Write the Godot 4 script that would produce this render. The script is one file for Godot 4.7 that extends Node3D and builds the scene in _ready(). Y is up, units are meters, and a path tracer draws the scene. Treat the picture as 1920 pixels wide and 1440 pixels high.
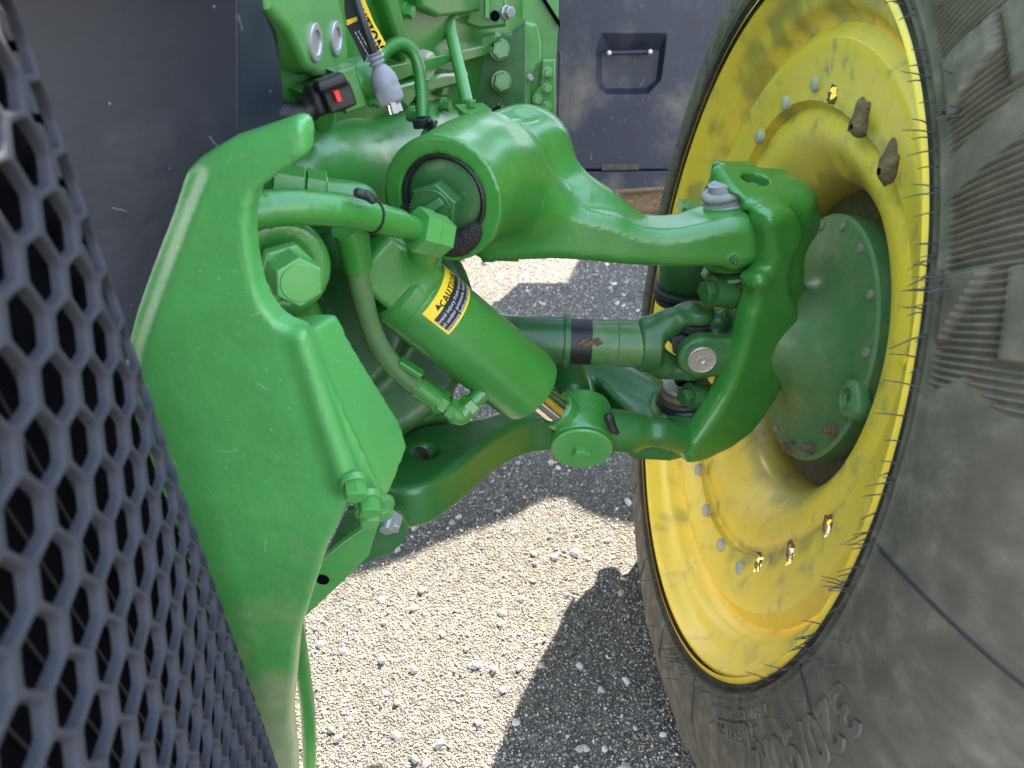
extends Node3D
# A tractor's front axle seen from beside its nose: metres, y up, x to the right, z towards the viewer; the tractor's own axis runs along z.





func _ready() -> void:
	rng.seed = 7
	# ------------------------------------------------------------ camera, sky, sun, exposure
	var cam := Camera3D.new()
	cam.name = "camera"
	cam.position = Vector3(0, 1.36, 0)
	cam.rotation_degrees = Vector3(-30, 0, 0)
	cam.fov = 54.0
	cam.near = 0.02; cam.far = 400.0
	var lens := CameraAttributesPhysical.new()
	lens.frustum_focal_length = 23.55
	lens.frustum_focus_distance = 1.15
	lens.exposure_aperture = 6.0
	add_child(cam)
	cam.attributes = lens
	cam.fov = 54.0
	var env := Environment.new()
	env.background_mode = Environment.BG_SKY
	var sky := ProceduralSkyMaterial.new()
	sky.sky_top_color = Color(0.55, 0.62, 0.73)
	sky.sky_horizon_color = Color(0.93, 0.92, 0.89)
	sky.sky_curve = 0.14
	sky.ground_bottom_color = Color(0.45, 0.42, 0.38)
	sky.ground_horizon_color = Color(0.62, 0.60, 0.56)
	sky.sky_energy_multiplier = 1.0
	env.sky = Sky.new()
	env.sky.sky_material = sky
	env.tonemap_mode = Environment.TONE_MAPPER_LINEAR
	env.tonemap_exposure = 8.8
	env.sdfgi_enabled = true; env.ssao_enabled = true; env.ssil_enabled = true
	var we := WorldEnvironment.new()
	we.name = "world"
	we.environment = env
	add_child(we)
	var sun := DirectionalLight3D.new()
	sun.name = "sun"
	sun.light_color = Color(1.0, 0.955, 0.88)
	sun.light_energy = 1.6
	sun.light_angular_distance = 0.5
	sun.shadow_enabled = true
	add_child(sun)
	var to_sun := Vector3(0.3161, 0.5878, -0.7447)
	sun.look_at_from_position(Vector3(3, 8, -10), Vector3(3, 8, -10) - to_sun, Vector3.UP)
	materials()
	ground()
	make_tractor()
	hanging_things()

var M := {}

func materials() -> void:
	var orange_peel := ramp_tex(0.012, [[0.0, Color.BLACK], [1.0, Color.WHITE]], 512, 5, 21)
	var green := func(dark: Color, dust: Color, sc: float, rough: float, marks: int, sd: int) -> StandardMaterial3D:
		var t := ramp_tex(0.006, [[0.0, dark], [0.42, dark.lerp(dust, 0.12)], [0.62, dark.lerp(dust, 0.3)], [0.85, dark.lerp(dust, 0.62)], [1.0, dust]], 512, 6, sd)
		var m := stuff_mat(t, sc, rough, orange_peel, 0.08)
		m.detail_enabled = true
		m.detail_blend_mode = BaseMaterial3D.BLEND_MODE_MIX
		m.detail_albedo = flecks(marks, Color(0.72, 0.80, 0.70), sd, marks / 6)
		m.clearcoat_enabled = true; m.clearcoat = 0.35; m.clearcoat_roughness = 0.22
		return m
	M.paint = green.call(lin(0.060, 0.265, 0.050), lin(0.14, 0.33, 0.11), 2.2, 0.42, 160, 3)
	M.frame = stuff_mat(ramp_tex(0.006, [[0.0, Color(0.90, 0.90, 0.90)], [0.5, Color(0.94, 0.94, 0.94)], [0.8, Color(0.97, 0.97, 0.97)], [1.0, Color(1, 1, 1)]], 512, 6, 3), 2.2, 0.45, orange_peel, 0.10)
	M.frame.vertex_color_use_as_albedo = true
	M.frame.detail_enabled = true
	M.frame.detail_albedo = flecks(380, Color(0.70, 0.80, 0.68), 3, 16)
	M.frame.clearcoat_enabled = true; M.frame.clearcoat = 0.3; M.frame.clearcoat_roughness = 0.25
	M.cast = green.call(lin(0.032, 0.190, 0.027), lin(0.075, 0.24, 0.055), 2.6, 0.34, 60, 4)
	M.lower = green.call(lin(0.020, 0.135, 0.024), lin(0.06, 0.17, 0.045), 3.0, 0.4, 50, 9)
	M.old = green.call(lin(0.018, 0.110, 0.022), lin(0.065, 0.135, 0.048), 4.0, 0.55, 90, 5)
	M.dusty = green.call(lin(0.050, 0.165, 0.042), lin(0.22, 0.215, 0.12), 5.0, 0.65, 120, 6)
	M.hose = green.call(lin(0.030, 0.19, 0.026), lin(0.055, 0.23, 0.045), 6.0, 0.38, 20, 8)
	M.yellow = stuff_mat(ramp_tex(0.007, [[0.0, lin(0.88, 0.61, 0.05)], [0.6, lin(0.85, 0.58, 0.055)], [0.76, lin(0.72, 0.52, 0.08)], [0.88, lin(0.46, 0.33, 0.10)], [1.0, lin(0.24, 0.17, 0.08)]], 512, 6, 11), 3.0, 0.45, orange_peel, 0.06)
	M.yellow.vertex_color_use_as_albedo = true
	M.yellow.clearcoat_enabled = true; M.yellow.clearcoat = 0.25; M.yellow.clearcoat_roughness = 0.3
	var grit := ramp_tex(0.05, [[0.0, Color.BLACK], [1.0, Color.WHITE]], 512, 4, 31)
	M.rubber = stuff_mat(ramp_tex(0.006, [[0.0, lin(0.084, 0.074, 0.058)], [0.42, lin(0.104, 0.091, 0.071)], [0.60, lin(0.126, 0.110, 0.085)], [0.78, lin(0.158, 0.137, 0.106)], [1.0, lin(0.21, 0.175, 0.13)]], 1024, 7, 12), 3.2, 0.8, grit, 0.05)
	M.rubber.metallic_specular = 0.25
	M.rubber.vertex_color_use_as_albedo = true
	M.plastic = stuff_mat(ramp_tex(0.004, [[0.0, lin(0.008, 0.012, 0.024)], [0.55, lin(0.011, 0.016, 0.029)], [0.8, lin(0.025, 0.030, 0.043)], [1.0, lin(0.07, 0.068, 0.068)]], 512, 5, 13), 1.6, 0.5, grit, 0.03)
	M.plastic.detail_enabled = true
	M.plastic.detail_albedo = flecks(110, Color(0.66, 0.66, 0.68), 14, 16)
	M.box = stuff_mat(ramp_tex(0.004, [[0.0, lin(0.010, 0.013, 0.027)], [0.5, lin(0.015, 0.019, 0.036)], [0.72, lin(0.045, 0.045, 0.052)], [1.0, lin(0.12, 0.105, 0.09)]], 512, 6, 15), 1.0, 0.5, grit, 0.05)
	M.box.detail_enabled = true
	M.box.detail_albedo = flecks(160, Color(0.7, 0.7, 0.7), 16, 8)
	M.grille = plain(lin(0.042, 0.043, 0.052), 0.62)
	M.grille.metallic_specular = 0.3
	M.black = plain(lin(0.012, 0.012, 0.013), 0.5)
	M.deep = plain(lin(0.004, 0.004, 0.005), 0.95)
	M.deep.metallic_specular = 0.05
	M.boot = stuff_mat(ramp_tex(0.02, [[0.0, lin(0.02, 0.02, 0.02)], [0.7, lin(0.05, 0.045, 0.04)], [1.0, lin(0.14, 0.12, 0.09)]], 256, 4, 17), 6.0, 0.7)
	M.greyboot = stuff_mat(ramp_tex(0.02, [[0.0, lin(0.16, 0.17, 0.17)], [0.7, lin(0.30, 0.30, 0.29)], [1.0, lin(0.36, 0.33, 0.28)]], 256, 4, 17), 6.0, 0.6)
	M.grease = stuff_mat(grit, 9.0, 0.75, grit, 0.6)
	M.grease.albedo_texture = ramp_tex(0.02, [[0.0, lin(0.012, 0.010, 0.010)], [1.0, lin(0.035, 0.026, 0.022)]], 256, 4, 18)
	M.mud = stuff_mat(ramp_tex(0.02, [[0.0, lin(0.10, 0.066, 0.036)], [0.6, lin(0.20, 0.135, 0.072)], [1.0, lin(0.33, 0.235, 0.135)]], 256, 5, 19), 8.0, 0.95, grit, 0.5)
	M.chrome = plain(lin(0.72, 0.66, 0.58), 0.12, 1.0)
	M.steel = stuff_mat(ramp_tex(0.03, [[0.0, lin(0.30, 0.30, 0.30)], [0.6, lin(0.44, 0.43, 0.41)], [1.0, lin(0.34, 0.27, 0.2)]], 256, 4, 20), 9.0, 0.42)
	M.steel.metallic = 0.6
	M.zinc = plain(lin(0.42, 0.43, 0.44), 0.38, 0.6)
	M.galv = stuff_mat(ramp_tex(0.02, [[0.0, lin(0.33, 0.33, 0.25)], [1.0, lin(0.46, 0.44, 0.31)]], 256, 4, 23), 8.0, 0.5)
	M.dirtystud = stuff_mat(ramp_tex(0.03, [[0.0, lin(0.16, 0.15, 0.11)], [1.0, lin(0.30, 0.28, 0.22)]], 256, 4, 29), 12.0, 0.7)
	M.rust = stuff_mat(ramp_tex(0.03, [[0.0, lin(0.07, 0.045, 0.03)], [1.0, lin(0.22, 0.15, 0.09)]], 256, 4, 24), 9.0, 0.85)
	M.label = plain(lin(0.82, 0.58, 0.03), 0.4)
	M.panel = plain(lin(0.015, 0.016, 0.022), 0.4)
	M.white = plain(lin(0.75, 0.76, 0.76), 0.5)
	M.cord = plain(lin(0.20, 0.21, 0.235), 0.5)
	M.red = plain(lin(0.62, 0.03, 0.02), 0.4)
	M.earth = stuff_mat(ramp_tex(0.02, [[0.0, lin(0.05, 0.046, 0.041)], [0.5, lin(0.10, 0.092, 0.08)], [1.0, lin(0.19, 0.172, 0.146)]], 1024, 6, 25), 1.3, 0.95, ramp_tex(0.09, [[0.0, Color.BLACK], [1.0, Color.WHITE]], 1024, 4, 26), 0.9)
	M.stone = plain(Color.WHITE, 0.85)
	M.stone.vertex_color_use_as_albedo = true
	var pane := StandardMaterial3D.new()
	pane.transparency = BaseMaterial3D.TRANSPARENCY_ALPHA
	pane.albedo_color = Color(0.9, 0.95, 0.95, 0.08); pane.roughness = 0.02
	pane.cull_mode = BaseMaterial3D.CULL_DISABLED
	M.glass = pane

func ground() -> void:
	var mb := MB.new()
	var rows := []
	for r in 41:
		var row := PackedVector3Array()
		for k in 41:
			var x := (k - 20) / 20.0
			var z := (r - 20) / 20.0
			row.append(Vector3(signf(x) * pow(absf(x), 2.2) * 150.0, 0, -2 + signf(z) * pow(absf(z), 2.2) * 150.0))
		rows.append(row)
	mb.grid(rows)
	part("ground", mb, M.earth).set_meta("kind", "structure")
	# loose gravel where it can be told apart
	var fine := FastNoiseLite.new()
	fine.seed = 5; fine.frequency = 1.6
	var st := MB.new()
	var rr := []
	for a in 6:
		var row := PackedVector3Array()
		for b in 8:
			var t := PI * a / 5.0
			var g := TAU * b / 8.0
			var d := Vector3(sin(t) * cos(g), cos(t), sin(t) * sin(g))
			d *= 1.0 + 0.24 * sin(d.x * 3.1 + 2.0) * cos(d.z * 2.7 + 1.0) + 0.14 * sin(d.y * 5)
			row.append(Vector3(d.x * 1.15, d.y * 0.74, d.z * 0.95))
		rr.append(row)
	st.grid(rr, true)
	var tones := [Color(0.20, 0.188, 0.168), Color(0.13, 0.122, 0.11), Color(0.28, 0.262, 0.23), Color(0.11, 0.105, 0.10), Color(0.50, 0.475, 0.43), Color(0.25, 0.195, 0.135), Color(0.14, 0.138, 0.136), Color(0.28, 0.225, 0.16)]
	var mm := MultiMesh.new()
	mm.transform_format = MultiMesh.TRANSFORM_3D
	mm.use_colors = true
	mm.mesh = st.mesh()
	var want := 300000
	mm.instance_count = want
	for i in want:
		var far := pow(rng.randf(), 1.5)
		var z := lerpf(-0.5, -5.0, far)
		var w := 0.75 - z * 0.5
		var x := rng.randf_range(-w, w * 0.85)
		var big := rng.randf()
		var r := rng.randf_range(0.0010, 0.0020)
		if big > 0.93: r = rng.randf_range(0.0019, 0.0034)
		if big > 0.9965: r = rng.randf_range(0.005, 0.009)
		r *= 1.0 + 0.8 * far
		var b := Basis.from_euler(Vector3(rng.randf_range(-0.7, 0.7), rng.randf() * TAU, rng.randf_range(-0.7, 0.7))) * Basis.from_scale(Vector3(rng.randf_range(0.75, 1.3), rng.randf_range(0.7, 1.2), rng.randf_range(0.75, 1.3)) * r)
		mm.set_instance_transform(i, Transform3D(b, Vector3(x, r * rng.randf_range(0.05, 0.5), z)))
		var c: Color = tones[rng.randi() % tones.size()]
		if r > 0.0045: c = c.lerp(Color(0.42, 0.40, 0.36), 0.7)
		mm.set_instance_color(i, c * (rng.randf_range(0.8, 1.36) * (1.0 + 0.4 * fine.get_noise_2d(x, z))))
	var o := MultiMeshInstance3D.new()
	o.name = "gravel"
	o.multimesh = mm
	o.material_override = M.stone
	o.set_meta("kind", "stuff"); o.set_meta("label", "grey and tan gravel covering the ground under the tractor")
	add_child(o, true)

var tractor: Node3D

func make_tractor() -> void:
	tractor = holder("tractor", Vector3(-0.62, 0, -2.6))
	tractor.set_meta("label", "green tractor with yellow rims, seen from its nose along the front axle suspension")
	tractor.set_meta("category", "tractor")
	hood_and_cab()
	engine_side()
	front_frame()
	upper_arm()
	lower_arm()
	steering_knuckle()
	drive_shaft()
	cylinder_and_hoses()
	wheel()
	tool_box()
	low_brackets()

# ---------------------------------------------------------------- bodywork beside and above the view
func hood_and_cab() -> void:
	# honeycomb grille along the hood's flank; its cells follow two lattice directions
	var A := Vector3(-0.01161, -0.02718, -0.04575)
	var C := Vector3(-0.00319, -0.03865, -0.00981)
	var O := Vector3(-0.2138, 1.1611, -0.2853)
	var nn := A.cross(C).normalized()
	if nn.x < 0: nn = -nn
	var vs := [(A + C) / 3, (C * 2 - A) / 3, (C - A * 2) / 3, -(A + C) / 3, (A - C * 2) / 3, (A * 2 - C) / 3]
	var g := holder("grille", O, tractor)
	g.set_meta("label", "dark honeycomb grille on the hood's flank")
	var mb := MB.new()
	var bent := func(q: Vector3) -> Vector3:      # a point of the flat lattice, rolled away where the flank turns under the hood
		var rel := q - O
		var ii := (rel.dot(A) * C.length_squared() - rel.dot(C) * A.dot(C)) / (A.length_squared() * C.length_squared() - pow(A.dot(C), 2))
		var jj := (rel.dot(C) * A.length_squared() - rel.dot(A) * A.dot(C)) / (A.length_squared() * C.length_squared() - pow(A.dot(C), 2))
		var u := maxf(0.0, ii - (4.05 - 0.035 * (jj + 7.0)))
		return q - nn * 0.014 * u * u
	for j in range(-12, 18):
		for i in range(-7, 9):
			if i > 7.5 - 0.035 * (j + 7): continue
			var c := O + A * i + C * j
			if c.z > -0.07: continue
			var rows := []
			for lv in [[1.0, 0.0], [0.94, -0.0002], [0.90, -0.0008], [0.875, -0.002], [0.865, -0.0042], [0.86, -0.0065]]:
				var row := PackedVector3Array()
				for k in 6:
					for h in 3:
						var q: Vector3 = (vs[k] as Vector3).lerp(vs[(k + 1) % 6], h / 3.0)
						var f: float = lv[0]
						var rad: float = lerpf(q.length(), (vs[0] as Vector3).lerp(vs[1], 0.5).length() * 1.04, 0.3 if f < 0.95 else 0.0)
						row.append((bent.call(c + q.normalized() * rad * f) as Vector3) + nn * lv[1])
				rows.append(row)
			mb.grid(rows, true)
	part("honeycomb", mb, M.grille, g)
	mb = MB.new()
	var back := -nn * 0.05
	var sheet := []
	for j in range(-18, 23, 2):
		var row := PackedVector3Array()
		for k in 27:
			row.append((bent.call(O + A * (-5.6 + k * 0.5) + C * j) as Vector3) + back * (0.3 if k > 17 else 1.0))
		sheet.append(row)
	mb.grid(sheet)
	part("radiator_screen", mb, M.deep, g)
	mb = MB.new()
	for k in 16:
		var s0 := O + A * (-5.4 + k * 0.6) + C * -13 + back * 0.9
		mb.tube([s0, s0 + C * 27], [0.0010], 6, false)
	part("screen_wire", mb, M.black, g).set_meta("kind", "stuff")
	# black lower side panel behind the grille
	var p := holder("hood_panel", Vector3(-0.4, 1.1, -0.8), tractor)
	p.set_meta("label", "black scuffed plastic shield under the hood")
	mb = MB.new()
	mb.prism(Transform3D(Vector3(1, 0, 0), Vector3(0, 1, 0), Vector3(0, 0, 1), Vector3(0, 0, -0.78)), PackedVector2Array([Vector2(-0.5439, 1.3861), Vector2(-0.241, 1.3861), Vector2(-0.2575, 1.2923), Vector2(-0.2791, 1.1735), Vector2(-0.2885, 1.1671), Vector2(-0.3079, 1.1573), Vector2(-0.3184, 1.149), Vector2(-0.3201, 1.1407), Vector2(-0.3191, 1.1064), Vector2(-0.3887, 0.7667), Vector2(-0.7981, 0.7667)]), 0.02, 0.003)
	part("front_shield", mb, M.plastic, p)
	mb = MB.new()
	var q0: Vector3 = Vector3(-0.241, 1.3862, -0.783)
	var q1: Vector3 = Vector3(-0.2796, 1.1728, -0.783)
	var q2: Vector3 = Vector3(-0.2591, 1.1836, -0.9)
	var q3: Vector3 = Vector3(-0.2521, 1.3901, -0.9)
	mb.quad(q0, q1, q2, q3)
	var inn := Vector3(-0.012, 0, -0.004)
	mb.quad(q3 + inn, q2 + inn, q1 + inn, q0 + inn)
	mb.quad(q2, q1, q1 + inn, q2 + inn)
	mb.quad(q3, q2, q2 + inn, q3 + inn)
	part("shield_return", mb, M.plastic, p)
	# hood, cab and rear wheel: beyond the frame, they shade what is in it
	mb = MB.new()
	var hp := PackedVector2Array([Vector2(-1.02, 1.42), Vector2(-0.2, 1.42), Vector2(-0.2, 1.75), Vector2(-0.32, 1.95), Vector2(-0.9, 1.95), Vector2(-1.02, 1.75)])
	mb.prism(Transform3D(Basis.IDENTITY, Vector3(0, 0, -0.25)), hp, 2.7, 0.04)
	part("hood", mb, M.paint, tractor)
	mb = MB.new()
	mb.box(Transform3D(Basis.IDENTITY, Vector3(-0.62, 1.0, -1.9)), Vector3(0.26, 0.42, 1.1), 0.02)
	part("engine_block", mb, M.old, tractor)
	var cab := holder("cab", Vector3(-0.62, 0.9, -4.0), tractor)
	mb = MB.new()
	mb.box(Transform3D(Basis.IDENTITY, Vector3(-0.55, 2.72, -3.2)), Vector3(1.15, 0.10, 0.62), 0.05)  # front slab widened, out of view, to shade the suspension
	mb.box(Transform3D(Basis.IDENTITY, Vector3(-0.62, 2.85, -4.2)), Vector3(0.85, 0.12, 0.7), 0.05)
	part("cab_roof_and_shade", mb, M.paint, cab)
	mb = MB.new()
	mb.box(Transform3D(Basis.IDENTITY, Vector3(-0.72, 1.2, -4.1)), Vector3(0.7, 0.35, 0.9), 0.03)
	part("cab_floor", mb, M.black, cab)
	for c in [[-1.45, -3.1], [-0.3, -3.3], [-1.45, -4.85], [-0.3, -4.85]]:
		mb = MB.new()
		mb.tube([Vector3(c[0], 1.4, c[1]), Vector3(c[0], 2.8, c[1])], [0.035], 10)
		part("cab_post", mb, M.black, cab)
	mb = MB.new()
	mb.box(Transform3D(Basis.IDENTITY, Vector3(0.95, 2.58, -3.0)), Vector3(0.42, 0.80, 0.03), 0.03)  # unseen panel and its arm, added only to keep sun off the arms
	mb.tube([Vector3(0.2, 2.7, -3.1), Vector3(0.7, 2.62, -3.03)], [0.02], 8)
	part("added_shade_panel", mb, M.black, cab)
	for c in [-2.6, 1.4]:
		var w := holder("rear_wheel", Vector3(c, 0, -4.75), tractor)
		mb = MB.new()
		mb.lathe(Vector3(c, 1.0, -4.75), Vector3.RIGHT, [Vector2(0.55, -0.24), Vector2(0.7, -0.27), Vector2(0.9, -0.26), Vector2(1.0, -0.2), Vector2(1.0, 0.2), Vector2(0.9, 0.26), Vector2(0.7, 0.27), Vector2(0.55, 0.24)], 48)
		part("tyre", mb, M.rubber, w)
		mb = MB.new()
		mb.lathe(Vector3(c, 1.0, -4.75), Vector3.RIGHT, [Vector2(0.01, 0.02), Vector2(0.3, 0.02), Vector2(0.5, 0.1), Vector2(0.56, 0.24), Vector2(0.55, -0.24), Vector2(0.5, -0.1), Vector2(0.3, -0.02), Vector2(0.01, -0.02)], 48)
		part("rim", mb, M.yellow, w)

func tool_box() -> void:
	var t := holder("tool_box", Vector3(0.6, 0.4, -3.65), tractor)
	t.set_meta("label", "dusty black box with a recessed handle beside the engine")
	var Z := Transform3D(Basis.IDENTITY, Vector3(0, 0, -3.65))
	# body with a slanted underside
	var mb := MB.new()
	mb.prism(Transform3D(Vector3(1, 0, 0), Vector3(0, 1, 0), Vector3(0, 0, 1), Vector3(0, 0, -3.72)), PackedVector2Array([Vector2(0.226, 0.36), Vector2(1.5, 0.36), Vector2(1.5, 1.62), Vector2(1.233, 1.688), Vector2(1.139, 1.666), Vector2(1.069, 1.637), Vector2(1.007, 1.597), Vector2(0.965, 1.602), Vector2(0.930, 1.620), Vector2(0.911, 1.655), Vector2(0.830, 1.699), Vector2(0.728, 1.759), Vector2(0.695, 1.789), Vector2(0.618, 1.829), Vector2(0.538, 1.859), Vector2(0.509, 1.942), Vector2(0.0, 1.98), Vector2(0.0, 1.45), Vector2(0.205, 1.45)]), 0.04, 0.004)  # upper outline, out of view, shaped to cast the edge of the ground shadow
	var lid := mb
	var o := MB.new()
	# front skin as pieces round the handle's recess
	var f := Transform3D(Vector3(1, 0, 0), Vector3(0, 1, 0), Vector3(0, 0, 1), Vector3(0, 0, -3.65))
	o.prism(f, PackedVector2Array([Vector2(0.1457, 1.4445), Vector2(1.0153, 1.4445), Vector2(1.0813, 1.0388), Vector2(0.1551, 1.0388)]), 0.012, 0.0003)
	o.prism(f, PackedVector2Array([Vector2(0.1551, 1.0388), Vector2(0.3949, 1.0388), Vector2(0.3727, 0.974), Vector2(0.3798, 0.845), Vector2(0.1597, 0.845)]), 0.012, 0.0003)
	o.prism(f, PackedVector2Array([Vector2(0.6817, 1.0388), Vector2(1.0813, 1.0388), Vector2(1.1129, 0.845), Vector2(0.6774, 0.845), Vector2(0.6844, 0.9892)]), 0.012, 0.0003)
	o.prism(f, PackedVector2Array([Vector2(0.1597, 0.845), Vector2(0.3798, 0.845), Vector2(0.3913, 0.8131), Vector2(0.4272, 0.7833), Vector2(0.6225, 0.7833), Vector2(0.6622, 0.8268), Vector2(0.6774, 0.845), Vector2(1.1129, 0.845), Vector2(1.1777, 0.447), Vector2(0.169, 0.447)]), 0.012, 0.0003)
	part("door", o, M.box, t)
	part("body", lid, M.box, t)
	mb = MB.new()
	# slanted sides of the recess
	var a := [Vector3(0.3949, 1.0388, -3.65), Vector3(0.6817, 1.0388, -3.65), Vector3(0.6844, 0.9892, -3.65), Vector3(0.6774, 0.845, -3.65), Vector3(0.6622, 0.8268, -3.65), Vector3(0.6225, 0.7833, -3.65), Vector3(0.4272, 0.7833, -3.65), Vector3(0.3913, 0.8131, -3.65), Vector3(0.3798, 0.845, -3.65), Vector3(0.3727, 0.974, -3.65)]
	var b := [Vector3(0.4382, 0.9642, -3.7), Vector3(0.6645, 0.9642, -3.7), Vector3(0.6658, 0.9509, -3.7), Vector3(0.6622, 0.838, -3.7), Vector3(0.6485, 0.8265, -3.7), Vector3(0.6164, 0.801, -3.7), Vector3(0.4438, 0.801, -3.7), Vector3(0.418, 0.8195, -3.7), Vector3(0.4115, 0.8471, -3.7), Vector3(0.4053, 0.9509, -3.7)]
	for k in a.size():
		var j := (k + 1) % a.size()
		mb.quad(a[k], a[j], b[j], b[k])
	mb.prism(Transform3D(Vector3(1, 0, 0), Vector3(0, 1, 0), Vector3(0, 0, 1), Vector3(0, 0, -3.7)), PackedVector2Array([Vector2(0.4045, 0.9642), Vector2(0.6645, 0.9642), Vector2(0.6805, 0.801), Vector2(0.4142, 0.801)]), 0.008, 0.001)
	part("recess", mb, M.box, t)
	mb = MB.new()
	mb.tube([Vector3(0.4303, 0.9567, -3.668), Vector3(0.626, 0.9611, -3.668)], [0.011], 14)
	part("handle", mb, M.plastic, t)
	for e in [Vector3(0.4324, 0.9592, -3.645), Vector3(0.6149, 0.9636, -3.645)]:
		mb = MB.new()
		mb.lathe(e, Vector3(0, 0.2, 1), [Vector2(0.012, -0.06), Vector2(0.012, 0.0), Vector2(0.008, 0.006), Vector2(0.0005, 0.008)], 14)
		part("handle_screw", mb, M.zinc, t)
	mb = MB.new()
	mb.prism(Transform3D(Vector3(1, 0, 0), Vector3(0, 1, 0), Vector3(0, 0, 1), Vector3(0, 0, -3.64)), PackedVector2Array([Vector2(0.4277, 0.4697), Vector2(0.6055, 0.4747), Vector2(0.6083, 0.4419), Vector2(0.4295, 0.4393)]), 0.02, 0.003)
	part("latch", mb, M.boot, t)
	mb = MB.new()
	mb.prism(Transform3D(Vector3(1, 0, 0), Vector3(0, 1, 0), Vector3(0, 0, 1), Vector3(0, 0, -3.64)), PackedVector2Array([Vector2(0.2085, 0.9685), Vector2(0.257, 0.94), Vector2(0.2659, 0.7081), Vector2(0.2637, 0.4997), Vector2(0.213, 0.4997)]), 0.012, 0.006)
	part("edge_panel", mb, M.box, t)
	mb = MB.new()
	mb.prism(Transform3D(Vector3(1, 0, 0), Vector3(0, 1, 0), Vector3(0, 0, 1), Vector3(0, 0, -3.655)), PackedVector2Array([Vector2(0.2158, 0.4305), Vector2(1.1809, 0.4356), Vector2(1.1922, 0.3661), Vector2(0.3645, 0.3322), Vector2(0.2648, 0.3531), Vector2(0.2164, 0.41)]), 0.03, 0.004)
	part("sill", mb, M.box, t)
	mb = MB.new()
	mb.tube([Vector3(0.3602, 0.3229, -3.66), Vector3(0.573, 0.3386, -3.66), Vector3(0.8574, 0.3569, -3.66), Vector3(1.1943, 0.3621, -3.66)], [0.012], 8)
	part("rusty_edge", mb, M.rust, t)
	mb = MB.new()
	var s := Sdf.new()
	s.cap(Vector3(0.5781, 0.2567, -3.75), Vector3(0.7443, 0.2893, -3.75), 0.06, 0.05, 0.03)
	s.cap(Vector3(0.62, 0.2376, -3.75), Vector3(0.7682, 0.2376, -3.75), 0.05, 0.035, 0.03)
	s.into(mb, Vector3(0.3, 0.1, -3.95), Vector3(1.0, 0.7, -3.55), 0.012)
	part("mud_clod", mb, M.mud, t)

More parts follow.
